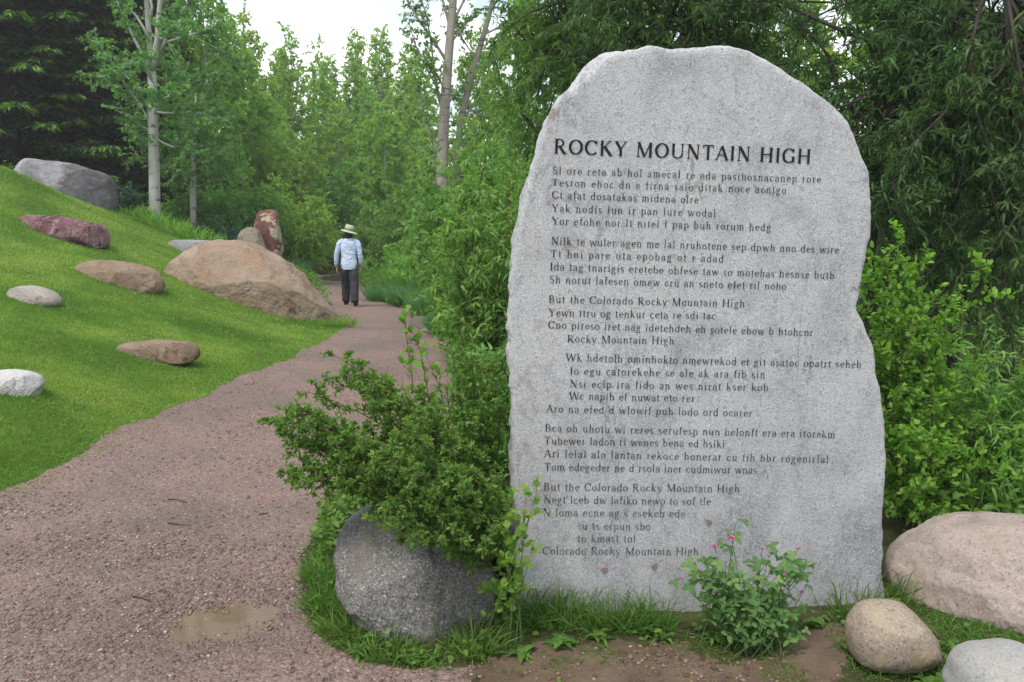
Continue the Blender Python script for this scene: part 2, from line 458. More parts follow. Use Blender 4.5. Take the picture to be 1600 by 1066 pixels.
puddle((_q[0], _q[1]), 0.95, 2.4, ground_at(_q[0], _q[1]) + 0.03, 'puddle', 0, (0.10, 0.09, 0.08), 9)

# damp air in the valley
hb = MB()
hv_ = np.array([[x_, y_, z_] for x_ in (-95, 95) for y_ in (-45, 96) for z_ in (-12, 27)], float)
hb.quads(hv_, [(0, 1, 3, 2), (4, 6, 7, 5), (0, 4, 5, 1), (2, 3, 7, 6), (0, 2, 6, 4), (1, 5, 7, 3)])
t = NT('haze_air'); pv = t.n('ShaderNodeVolumePrincipled')
pv.inputs['Color'].default_value = (1.0, 1.0, .96, 1); pv.inputs['Density'].default_value = HAZE; pv.inputs['Anisotropy'].default_value = .2
t.l(pv.outputs[0], t.out.inputs['Volume'])
hz_ = hb.build('haze', t.m); hz_['kind'] = 'stuff'

# ------------------------------------------------------------------ rocks
def smooth_closed(pts, n, jag=0.0, seed=0):
    pts = np.asarray(pts, float); m = len(pts)
    d = np.r_[0, np.cumsum(np.linalg.norm(np.roll(pts, -1, 0) - pts, axis=1))]
    s = np.linspace(0, d[-1], n, endpoint=False)
    out = np.empty((n, 2))
    ext = np.r_[pts[-2:], pts, pts[:3]]
    for i, x in enumerate(s):
        k = np.searchsorted(d, x, 'right') - 1; k = min(k, m - 1)
        u = (x - d[k]) / max(d[k + 1] - d[k], 1e-9)
        p0, p1, p2, p3 = ext[k + 1], ext[k + 2], ext[k + 3], ext[k + 4]
        out[i] = 0.5 * ((2 * p1) + (-p0 + p2) * u + (2 * p0 - 5 * p1 + 4 * p2 - p3) * u * u + (-p0 + 3 * p1 - 3 * p2 + p3) * u ** 3)
    return out

def rock(name, outline_px, D, thick, mat, label, cat='boulder', rough=0.03, freq=3.0, ridge=0.0, n=160, rings=44, power=2.3, seed=1, front=1.0, center=None, facet=0.0, group=None, tilt=0.0, cuts=6, cut_lo=.72, planes=()):
    """a rounded stone whose silhouette is the traced outline at distance D and whose body bulges THICK/2 to front and back"""
    o2 = smooth_closed(outline_px, n)
    c2 = np.array(center if center is not None else o2.mean(0))
    Pw = np.array([P(x, y, D) for x, y in o2]); Cw = P(c2[0], c2[1], D)
    vs = []; ring_t = 1 - (1 - np.linspace(0, 1, rings)) ** 1.6
    size = max(np.ptp(Pw[:, 0]), np.ptp(Pw[:, 2]))
    base = np.array([Cw[0], D, min(Pw[:, 2].min(), Cw[2])])
    for side in (1, -1):
        for k, tt in enumerate(ring_t):
            if side == -1 and k == rings - 1: continue
            if k == 0:
                pts = Cw[None]
            else:
                pts = Cw + tt * (Pw - Cw)
            off = 0.5 * thick * (1 - tt ** power) ** (1 / power)
            p = pts.copy(); p[:, 1] -= side * off * (front if side == 1 else 1.0)
            if tilt: p[:, 1] += tilt * (p[:, 2] - Cw[2])
            vs.append(p)
    sizes = [len(x) for x in vs]; st = np.r_[0, np.cumsum(sizes)]
    v = np.concatenate(vs); tris = []
    def fan(c, r, flip):
        for i in range(n):
            a, b_ = st[r] + i, st[r] + (i + 1) % n
            tris.append((st[c], b_, a) if flip else (st[c], a, b_))
    def band(r0, r1, flip):
        for i in range(n):
            a, b_, c_, d_ = st[r0] + i, st[r0] + (i + 1) % n, st[r1] + (i + 1) % n, st[r1] + i
            if flip: tris.extend([(a, b_, c_), (a, c_, d_)])
            else: tris.extend([(a, c_, b_), (a, d_, c_)])
    area = 0.5 * np.sum(o2[:, 0] * np.roll(o2[:, 1], -1) - np.roll(o2[:, 0], -1) * o2[:, 1])
    cw = area > 0      # pixel y is down: positive area = clockwise on screen
    fan(0, 1, cw)
    for k in range(1, rings - 1): band(k, k + 1, cw)
    fan(rings, rings + 1, not cw)
    for k in range(1, rings - 2): band(rings + k, rings + k + 1, not cw)
    band(rings + rings - 2, rings - 1, not cw)
    tri = np.array(tris)
    # displacement along outward direction
    ctr = Cw
    d = nrm((v - ctr) / np.array([np.ptp(v[:, 0]), max(thick, .01), np.ptp(v[:, 2])]))
    disp = np.empty(len(v))
    sd_ = Vector((seed * 3.1, seed * 1.7, seed * 2.3))
    for i, p in enumerate(v):
        q = Vector(p - ctr) * freq / size + sd_
        x = mnoise.fractal(q, 0.9, 2.1, 6) * 0.5
        if ridge: x += ridge * (0.5 - abs(mnoise.noise(q * 1.3 + Vector((7, 3, 1)))) * 2)
        if facet:
            cell = mnoise.voronoi(q * 0.9)[0]; x += facet * (cell[0] - 0.4)
        disp[i] = x
    v = v + d * (disp * rough * size)[:, None]
    # broken faces: press what lies beyond a plane towards it
    rg = np.random.default_rng(seed * 7 + 1)
    half = np.array([np.ptp(v[:, 0]) / 2, thick / 2, np.ptp(v[:, 2]) / 2])
    for c_ in range(cuts):
        nv = rg.normal(size=3); nv[1] = -abs(nv[1]) * 1.4 - .5; nv[2] = abs(nv[2]) * 1.1 - .1; nv = nv / np.linalg.norm(nv)
        w_ = nv / half; L_ = np.linalg.norm(w_)
        w_ = nv * half; sup = np.linalg.norm(w_); off = sup * (cut_lo + (1 - cut_lo) * rg.random())
        dd = (v - Cw) @ nv - off
        m_ = dd > 0
        v[m_] -= nv * (dd[m_] * .85)[:, None]
    for nv, fr in planes:
        nv = np.array(nv, float); nv = nv / np.linalg.norm(nv); off = np.linalg.norm(nv * half) * fr
        dd = (v - Cw) @ nv - off; m_ = dd > 0
        v[m_] -= nv * (dd[m_] * .93)[:, None]
    for i, p in enumerate(v):
        q = Vector(p - ctr) * freq * 4 / size + sd_
        v[i] += d[i] * (mnoise.fractal(q, 0.8, 2.1, 5) * .22 * rough * size)
    b = MB(); b.add(v, tri)
    ob = b.build(name, mat, base=base, smooth=True)
    return tag(ob, label, cat, group)

M['monument'] = granite_mat('monument_granite', (0.40, 0.405, 0.42), (0.62, 0.62, 0.63), (0.13, 0.135, 0.15), (0.20, 0.205, 0.225), 150, 2.6, 0.55, None, 0.8, 0.25)
M['dark_granite'] = granite_mat('dark_granite', (0.16, 0.153, 0.142), (0.43, 0.41, 0.38), (0.04, 0.04, 0.04), (0.06, 0.06, 0.06), 120, 2.0, 0.7, (0.20, 0.165, 0.125), 0.8, 0.8, 0.41)
M['pink_granite'] = granite_mat('pink_granite', (0.328, 0.268, 0.228), (0.416, 0.368, 0.328), (0.128, 0.104, 0.092), (0.120, 0.096, 0.080), 110, 2.0, 0.75, (0.288, 0.216, 0.164), 0.85, 0.5, 0.37)
M['egg_granite'] = granite_mat('egg_granite', (0.296, 0.244, 0.188), (0.416, 0.360, 0.296), (0.096, 0.076, 0.056), (0.112, 0.088, 0.064), 120, 5.0, 0.6, (0.368, 0.288, 0.176), 0.85, 0.4, 0.38)
M['grey_granite'] = granite_mat('grey_granite', (0.312, 0.308, 0.292), (0.421, 0.417, 0.398), (0.140, 0.140, 0.140), (0.203, 0.203, 0.195), 140, 4.0, 0.4, (0.328, 0.296, 0.242), 0.85, 0.4, 0.37)
def soft_rock(name, cols, stain, dk, scale=1.5):
    t = NT(name); co = t.co('Object')
    col = t.ramp(t.noise(co, scale, 7, 0.62, 0.5), [(0.3, cols[0]), (0.5, cols[1]), (0.7, cols[2])])
    col = t.mix(t.ramp(t.noise(co, scale * 2.3, 6, 0.65), [(0.52, 0.0), (0.68, 0.75)]), col, stain)
    col = t.mix(t.ramp(t.noise(co, scale * 9, 6, 0.75, 1.0), [(0.56, 0.0), (0.68, 0.7)]), col, dk)
    col = t.mix(t.ramp(t.noise(co, 90, 2, 0.6), [(0.42, 0.35), (0.55, 0.0)]), col, dk)
    cr = t.ramp(t.noise(co, scale * 1.6, 5, .6, 1.2), [(.485, 0.0), (.5, .8), (.515, 0.0)])
    cr = t.math('MULTIPLY', cr, t.ramp(t.noise(co, scale * 1.1, 2, .5), [(.48, 0.0), (.56, 1.0)]))
    col = t.mix(cr, col, dk)
    h = t.math('ADD', t.noise(co, 5, 8, 0.65, 0.6), t.math('MULTIPLY', t.noise(co, 40, 5, 0.7), 0.4))
    h = t.math('SUBTRACT', h, t.math('MULTIPLY', cr, .25))
    return t.done(t.pbr(col, 0.85, 0.25, t.bump(h, 0.8, 0.08)))
def streak_rock(name, cols, stain, dk, scale=1.5):
    """pale rock with dark run marks, shade of its right side put into the colour"""
    t = NT(name); co = t.co('Object')
    col = t.ramp(t.noise(co, scale, 7, 0.62, 0.5), [(0.3, cols[0]), (0.5, cols[1]), (0.7, cols[2])])
    col = t.mix(t.ramp(t.noise(t.co('Object', (3, 3, .8)), 2.2, 7, .7, .8), [(.52, 0.0), (.66, .85)]), col, stain)
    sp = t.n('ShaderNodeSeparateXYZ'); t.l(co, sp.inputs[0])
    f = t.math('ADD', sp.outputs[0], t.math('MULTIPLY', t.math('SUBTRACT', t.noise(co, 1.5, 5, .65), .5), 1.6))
    col = t.mix(t.ramp(f, [(.22, 0.0), (.38, .92)]), col, t.ramp(t.noise(co, 7, 6, .7), [(.35, dk), (.7, tuple(x * 2.2 for x in dk))]))  # shaded right side painted in, its border broken by noise
    h = t.math('ADD', t.noise(co, 4, 8, .65, .6), t.math('MULTIPLY', t.noise(co, 40, 5, .7), .3))
    return t.done(t.pbr(col, .85, .2, t.bump(h, .9, .1)))
M['brown_rock'] = soft_rock('brown_rock', [(0.28, 0.20, 0.14), (0.375, 0.28, 0.205), (0.43, 0.34, 0.26)], (0.34, 0.20, 0.10), (0.13, 0.09, 0.06), 0.9)
M['tan_rock'] = soft_rock('tan_rock', [(0.226, 0.155, 0.103), (0.318, 0.231, 0.159), (0.380, 0.299, 0.226)], (0.216, 0.123, 0.062), (0.093, 0.066, 0.052), 1.6)
M['purple_rock'] = soft_rock('purple_rock', [(0.122, 0.056, 0.061), (0.206, 0.102, 0.112), (0.309, 0.206, 0.216)], (0.094, 0.037, 0.042), (0.047, 0.023, 0.023), 1.6)
M['pale_rock'] = soft_rock('pale_rock', [(0.352, 0.320, 0.288), (0.416, 0.384, 0.344), (0.464, 0.440, 0.400)], (0.368, 0.304, 0.232), (0.240, 0.208, 0.176), 2.0)
M['white_rock'] = soft_rock('white_rock', [(0.561, 0.552, 0.527), (0.629, 0.620, 0.603), (0.680, 0.680, 0.663)], (0.578, 0.561, 0.527), (0.383, 0.365, 0.340), 2.5)
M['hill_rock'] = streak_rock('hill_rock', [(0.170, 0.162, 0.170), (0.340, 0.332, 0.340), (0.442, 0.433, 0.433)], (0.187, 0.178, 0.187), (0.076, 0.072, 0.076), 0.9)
M['flat_grey'] = soft_rock('flat_grey', [(0.264, 0.264, 0.264), (0.336, 0.336, 0.328), (0.384, 0.384, 0.376)], (0.272, 0.264, 0.256), (0.160, 0.160, 0.160), 2.0)
M['lichen_rock'] = soft_rock('lichen_rock', [(0.170, 0.145, 0.102), (0.255, 0.230, 0.170), (0.357, 0.340, 0.272)], (0.255, 0.221, 0.128), (0.085, 0.068, 0.051), 3.0)
t = NT('purple_slab'); co = t.co('Object')
col = t.ramp(t.noise(co, 2.2, 7, .65, .5), [(.3, (.10, .045, .05)), (.5, (.19, .095, .105)), (.7, (.30, .19, .20))])
col = t.mix(t.ramp(t.noise(t.co('Object', (6, 6, 1.2)), 1.5, 6, .7, .5), [(.53, 0.0), (.64, .75)]), col, (.36, .30, .29))
col = t.mix(t.ramp(t.noise(co, 3.2, 6, .7, 1.0), [(.54, 0.0), (.62, .9)]), col, (.045, .02, .022))
M['purple_rock'] = t.done(t.pbr(col, .85, .2, t.bump(t.noise(co, 6, 8, .7, .6), 1.0, .09)))
t = NT('red_lichen_rock'); co = t.co('Object')
col = t.ramp(t.noise(co, 2.5, 6, 0.6), [(0.35, (0.09, 0.042, 0.03)), (0.65, (0.17, 0.085, 0.065))])
sp = t.n('ShaderNodeSeparateXYZ'); t.l(co, sp.inputs[0])
f = t.math('ADD', t.math('MULTIPLY', sp.outputs[0], .28), t.noise(co, 3.2, 5, 0.65))
col = t.mix(t.ramp(f, [(0.535, 0.0), (0.56, 1.0)]), col, (0.36, 0.31, 0.22))
M['red_rock'] = t.done(t.pbr(col, 0.9, 0.2, t.bump(t.noise(co, 8, 6, 0.7), 0.8, 0.05)))

rock('granite_boulder', [(522, 872), (526, 840), (550, 812), (595, 798), (650, 799), (702, 818), (742, 852), (768, 895), (770, 935), (758, 980), (742, 1018), (700, 1036), (655, 1018), (605, 978), (560, 935), (530, 905)],
     3.40, 0.66, M['dark_granite'], 'dark grey speckled granite boulder under the low shrub beside the gravel path', rough=0.05, freq=3.2, seed=23, facet=0.5, power=2.5, cuts=3, cut_lo=.82, n=260, rings=70, tilt=.25,
     planes=[((-.2, -.6, .78), .78), ((.6, -.75, .1), .84)])
rock('pink_boulder', [(1400, 905), (1406, 878), (1438, 850), (1490, 828), (1560, 820), (1640, 822), (1720, 842), (1770, 895), (1765, 960), (1700, 1005), (1600, 1005), (1500, 975), (1432, 955), (1408, 935)],
     3.5, 0.8, M['pink_granite'], 'large pinkish granite boulder lying behind the egg shaped stone at the right edge', rough=0.04, freq=2.8, seed=5, facet=0.5, cuts=8, cut_lo=.68, n=260, rings=70)
rock('rounded_stone', [(1326, 994), (1330, 974), (1343, 955), (1362, 944), (1400, 943), (1420, 951), (1443, 972), (1464, 1000), (1468, 1014), (1456, 1028), (1420, 1040), (1370, 1041), (1338, 1032), (1328, 1014)],
     2.9, 0.28, M['egg_granite'], 'small tan egg shaped stone in weeds at the right foot of the inscribed monument', 'stone', rough=0.02, freq=2.6, seed=7, cuts=4, cut_lo=.82)
rock('rounded_stone', [(1494, 1066), (1504, 1042), (1526, 1026), (1562, 1019), (1620, 1020), (1665, 1045), (1690, 1080), (1660, 1130), (1580, 1150), (1510, 1120), (1490, 1085)],
     2.55, 0.42, M['grey_granite'], 'pale grey rounded stone in the bottom right corner, in front of the pinkish boulder', 'stone', rough=0.02, freq=2.6, seed=8, cuts=4, cut_lo=.82)
rock('brown_boulder', [(255, 430), (262, 412), (285, 396), (320, 382), (350, 377), (385, 379), (415, 392), (450, 415), (485, 448), (515, 480), (534, 503), (528, 516), (470, 530), (400, 530), (350, 500), (318, 480), (285, 455), (260, 440)],
     15.2, 2.0, M['brown_rock'], 'huge tan brown boulder at the lawn edge beside the walking person', rough=0.032, freq=3.6, ridge=0.3, seed=11, facet=0.5, center=(395, 452), n=260, rings=80, cuts=6, cut_lo=.76)
rock('brown_boulder', [(112, 428), (118, 416), (140, 408), (175, 407), (210, 413), (240, 423), (253, 440), (252, 456), (235, 463), (190, 455), (150, 448), (122, 440)],
     12.8, 0.8, M['tan_rock'], 'long low brown boulder on the lawn, just left of the huge tan boulder', rough=0.025, freq=3.0, seed=12)
rock('pale_stone', [(5, 465), (14, 454), (35, 447), (60, 448), (82, 457), (93, 470), (88, 480), (60, 488), (25, 486), (8, 478)],
     10.2, 0.5, M['pale_rock'], 'pale beige oval stone half sunk in the lawn, below the purple rock', 'stone', rough=0.012, freq=2.5, seed=13)
rock('white_stone', [(-40, 600), (-30, 584), (0, 579), (30, 580), (55, 587), (65, 599), (60, 610), (52, 622), (20, 624), (-15, 618), (-36, 612)],
     6.5, 0.4, M['white_rock'], 'bright white stone in the lawn at the left edge, nearest the path', 'stone', rough=0.03, freq=3.0, seed=14, facet=0.3)
rock('flat_stone', [(184, 556), (186, 543), (194, 536), (215, 534), (250, 533), (288, 535), (304, 542), (308, 556), (297, 566), (240, 570), (192, 567)],
     9.0, 0.40, M['tan_rock'], 'flat pinkish brown slab stone lying alone on the lower lawn', 'stone', rough=0.02, freq=3.5, seed=15, power=4.0, cuts=2, cut_lo=.85)
rock('purple_rock', [(26, 345), (35, 337), (62, 337), (95, 340), (125, 347), (155, 351), (166, 365), (165, 384), (140, 390), (95, 380), (50, 366), (28, 356)],
     15.0, 0.8, M['purple_rock'], 'dark purple jagged rock lying across the upper lawn', 'rock', rough=0.04, freq=4.0, ridge=0.4, seed=16, facet=0.6, power=3.0, cuts=3, cut_lo=.8)
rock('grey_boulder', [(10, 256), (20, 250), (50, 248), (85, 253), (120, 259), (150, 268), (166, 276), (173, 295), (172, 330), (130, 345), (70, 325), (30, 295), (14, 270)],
     19.6, 1.5, M['hill_rock'], 'big grey boulder, right side coloured dark as in shade, on the crest of the lawn below the dark spruces', rough=0.035, freq=3.2, seed=17, facet=0.5, power=2.8)
rock('flat_stone', [(264, 380), (275, 375), (305, 375), (340, 378), (350, 388), (330, 398), (290, 396), (268, 388)],
     18.2, 0.7, M['flat_grey'], 'flat grey stone showing behind the top of the huge tan boulder', 'stone', rough=0.015, freq=2.5, seed=18)
rock('lichen_stone', [(372, 372), (378, 358), (392, 355), (404, 361), (412, 378), (418, 400), (400, 412), (378, 408), (370, 392)],
     19.0, 0.6, M['lichen_rock'], 'small lichen covered stone beside the upright red stone', 'stone', rough=0.04, freq=3.5, seed=19, facet=0.4)
rock('standing_stone', [(400, 370), (400, 340), (403, 330), (412, 326), (424, 326), (431, 333), (435, 355), (440, 378), (441, 396), (432, 412), (415, 414), (403, 398)],
     19.4, 0.55, M['red_rock'], 'upright reddish brown standing stone with cream lichen behind the huge boulder', 'standing stone', rough=0.03, freq=3.2, seed=20, facet=0.5, power=3.5, ridge=0.1)
rock('tan_stone', [(446, 416), (451, 412), (457, 412), (461, 418), (459, 428), (450, 430), (445, 424)], 17.6, 0.25, M['brown_rock'],
     'tiny tan stone peeping over the sloping right side of the huge boulder', 'stone', rough=0.03, seed=22, n=60, rings=20)

# ------------------------------------------------------------------ inscribed monument
SX0, SD0, SK = 0.75, 3.36, 0.07
def S(px, py, off=0.0):
    """point on the monument's front plane (turned 4 degrees), OFF metres towards the viewer"""
    d = ray(px, py)
    t_ = (SD0 - SK * SX0) / (d[1] - SK * d[0])
    p = EYE + d * t_
    return p + off * np.array([SK, -1, 0]) / math.hypot(1, SK)
outl = [(806, 990), (805, 930), (803, 860), (803, 800), (800, 740), (801, 690), (800, 640), (798, 590), (797, 560), (797, 500), (798, 455), (800, 410), (804, 388), (810, 352), (817, 318), (826, 279), (840, 240), (851, 205), (859, 179),
        (871, 158), (886, 141), (901, 119), (918, 98), (931, 89), (944, 82), (959, 80), (987, 78), (1000, 75), (1013, 71), (1028, 73), (1047, 78), (1069, 75), (1120, 71), (1150, 75), (1172, 81), (1202, 96), (1240, 120),
        (1274, 144), (1304, 167), (1322, 187), (1332, 206), (1349, 244), (1358, 270), (1362, 311), (1361, 360), (1356, 393), (1351, 414), (1346, 450), (1339, 480), (1341, 490), (1350, 507), (1359, 525),
        (1366, 543), (1368, 571), (1373, 599), (1383, 662), (1384, 729), (1380, 816), (1379, 895), (1377, 990), (1240, 1010), (1090, 1010), (940, 1010)]
mon = empty('stone_monument', S(1090, 985), 0, 'tall grey granite monument with a round top and dark carved writing, beside the path', 'monument')
mb_base = np.array(mon.location)
NO = 640
so = smooth_closed(outl, NO)
front_ring = np.array([S(x, y) for x, y in so])
cw_ = S(1090, 560)
vs = []
THICK = 0.34
nback = np.array([-SK, 1, 0]) / math.hypot(1, SK)
def fnoise(p):
    return 0.0012 * mnoise.noise(Vector(p) * 9) + 0.0006 * mnoise.noise(Vector(p) * 40)
jag = np.array([mnoise.fractal(Vector(p) * 14, 0.9, 2.1, 5) for p in front_ring])
jag2 = np.array([mnoise.fractal(Vector(p) * 5 + Vector((9, 2, 4)), 0.9, 2.1, 5) for p in front_ring])
inward = nrm(cw_ - front_ring)
rim = front_ring + inward * (0.0065 * jag)[:, None]
chip = np.clip(0.008 + 0.014 * jag2, 0.002, 0.03)
# the chipped upper left shoulder has a wide broken bevel
px_w = np.array([max(0, 1 - abs(x - 925) / 55) * (1 if y < 140 else 0) for x, y in so])
chip = chip + 0.035 * px_w
RT = np.r_[np.linspace(0.06, 0.9, 22), np.linspace(0.92, 1.0, 5)]
ringlist = [cw_[None]]
inner = rim + inward * chip[:, None]
for tt in RT: ringlist.append(cw_ + tt * (inner - cw_))
for k in range(1, len(ringlist)):
    r_ = ringlist[k]
    ringlist[k] = r_ - nback * np.array([fnoise(p) for p in r_])[:, None]
# bevel, side, back
depthp = [(0.45, 0.35), (1.0, 1.0)]
for a, bq in depthp:
    rr_ = inner + (rim - inner) * a + nback * (chip * bq * 0.9)[:, None]
    ringlist.append(rr_ + nrm(-inward) * (0.0025 * jag2 * a)[:, None])
for s_ in np.linspace(0.1, 1, 9):
    p = rim + nback * (chip * 0.9 + s_ * (THICK - 0.05))[:, None]
    nz = np.array([mnoise.fractal(Vector(x) * 7, 0.9, 2.1, 5) for x in p])
    ringlist.append(p + inward * (0.02 * nz + 0.015 * s_)[:, None])
for tt in (0.93, 0.7, 0.4, 0.1):
    p = cw_ + nback * THICK + tt * (rim - cw_)
    ringlist.append(p)
ringlist.append((cw_ + nback * THICK)[None])
st = np.r_[0, np.cumsum([len(x) for x in ringlist])]
v = np.concatenate(ringlist); tr = []
ii = np.arange(NO); jj = (ii + 1) % NO
tr.append(np.c_[np.zeros(NO, int), st[1] + ii, st[1] + jj])
for k in range(1, len(ringlist) - 2):
    tr.append(np.c_[st[k] + ii, st[k + 1] + ii, st[k + 1] + jj]); tr.append(np.c_[st[k] + ii, st[k + 1] + jj, st[k] + jj])
L_ = len(ringlist)
tr.append(np.c_[st[L_ - 2] + ii, np.full(NO, st[L_ - 1]), st[L_ - 2] + jj])
tr = np.concatenate(tr)[:, ::-1]
b = MB(); b.add(v, tr)
# granite of the monument: grain, blue grey clouds, dark veins, brown lichen near the left rim
t = NT('monument_stone'); co = t.co('Object')
n1 = t.noise(co, 215, 2, 0.6)
col = t.ramp(n1, [(0.28, (0.10, 0.105, 0.12)), (0.40, (0.37, 0.373, 0.38)), (0.52, (0.455, 0.456, 0.458)), (0.68, (0.57, 0.57, 0.572))])
col = t.mix(t.ramp(t.noise(co, 60, 3, 0.6), [(0.56, 0.0), (0.72, 0.55)]), col, (0.17, 0.175, 0.19))
cm = t.n('ShaderNodeMapping'); cm.inputs['Rotation'].default_value = (0, 0.75, 0); cm.inputs['Scale'].default_value = (2.0, 1.4, 1.3)
t.l(co, cm.inputs['Vector'])
cl = t.ramp(t.noise(cm.outputs[0], 2.3, 9, 0.74, 0.6), [(0.48, 0.0), (0.68, .7)])
grain2 = t.ramp(t.noise(co, 120, 3, 0.7), [(0.38, 0.9), (0.64, 0.12)])
col = t.mix(t.math('MULTIPLY', cl, grain2), col, (0.10, 0.108, 0.13))
spx = t.n('ShaderNodeSeparateXYZ'); t.l(co, spx.inputs[0])
low = t.n('ShaderNodeMapRange'); low.inputs['From Min'].default_value = 1.15; low.inputs['From Max'].default_value = 0.45
low.inputs['To Min'].default_value = 0.0; low.inputs['To Max'].default_value = 0.75
t.l(spx.outputs[2], low.inputs['Value'])
damp = t.math('MULTIPLY', low.outputs[0], t.ramp(t.noise(co, 1.6, 6, 0.7, 0.5), [(0.38, 0.0), (0.62, 1.0)]))
col = t.mix(t.math('MULTIPLY', damp, grain2), col, (0.12, 0.125, 0.135))
edge = t.n('ShaderNodeMapRange'); edge.inputs['From Min'].default_value = -0.48; edge.inputs['From Max'].default_value = -0.62
t.l(spx.outputs[0], edge.inputs['Value'])
vm = t.n('ShaderNodeMapping'); vm.inputs['Rotation'].default_value = (0, .8, 0); vm.inputs['Scale'].default_value = (2.4, 1, .7); t.l(co, vm.inputs['Vector'])
vein = t.ramp(t.noise(vm.outputs[0], 1.5, 5, .6, .7), [(.485, 0.0), (.5, 1.0), (.52, 0.0)])
vein = t.math('MULTIPLY', vein, t.ramp(t.noise(co, 1.9, 3, .5), [(.48, 0.0), (.6, .8)]))
col = t.mix(t.math('MULTIPLY', vein, grain2), col, (.07, .075, .09))
strk = t.ramp(t.noise(t.co('Object', (9, 9, .9)), 1.6, 6, .65, .4), [(.54, 0.0), (.68, .4)])
col = t.mix(t.math('MULTIPLY', t.math('MULTIPLY', low.outputs[0], strk), grain2), col, (.07, .075, .085))
soil = t.n('ShaderNodeMapRange'); soil.inputs['From Min'].default_value = .16; soil.inputs['From Max'].default_value = .02; soil.inputs['To Max'].default_value = .5
t.l(spx.outputs[2], soil.inputs['Value'])
col = t.mix(t.math('MULTIPLY', soil.outputs[0], t.noise(co, 6, 5, .65)), col, (.16, .13, .10))
lich = t.math('MULTIPLY', edge.outputs[0], t.ramp(t.noise(co, 9, 6, 0.7), [(0.56, 0.0), (0.68, 0.6)]))
col = t.mix(lich, col, (0.22, 0.17, 0.13))
h = t.math('ADD', t.math('MULTIPLY', t.noise(co, 90, 4, 0.65), 0.6), t.noise(co, 14, 6, 0.6))
M['monument'] = t.done(t.pbr(col, 0.75, 0.3, t.bump(h, 0.35, 0.01)))
slab = b.build('slab', M['monument'], mon, mb_base, smooth=True)
sm_ = np.ones(len(tr), bool); nf = NO + 2 * NO * (len(RT) - 1); sm_[nf:] = False     # broken rim and sides keep hard edges
slab.data.polygons.foreach_set('use_smooth', sm_)

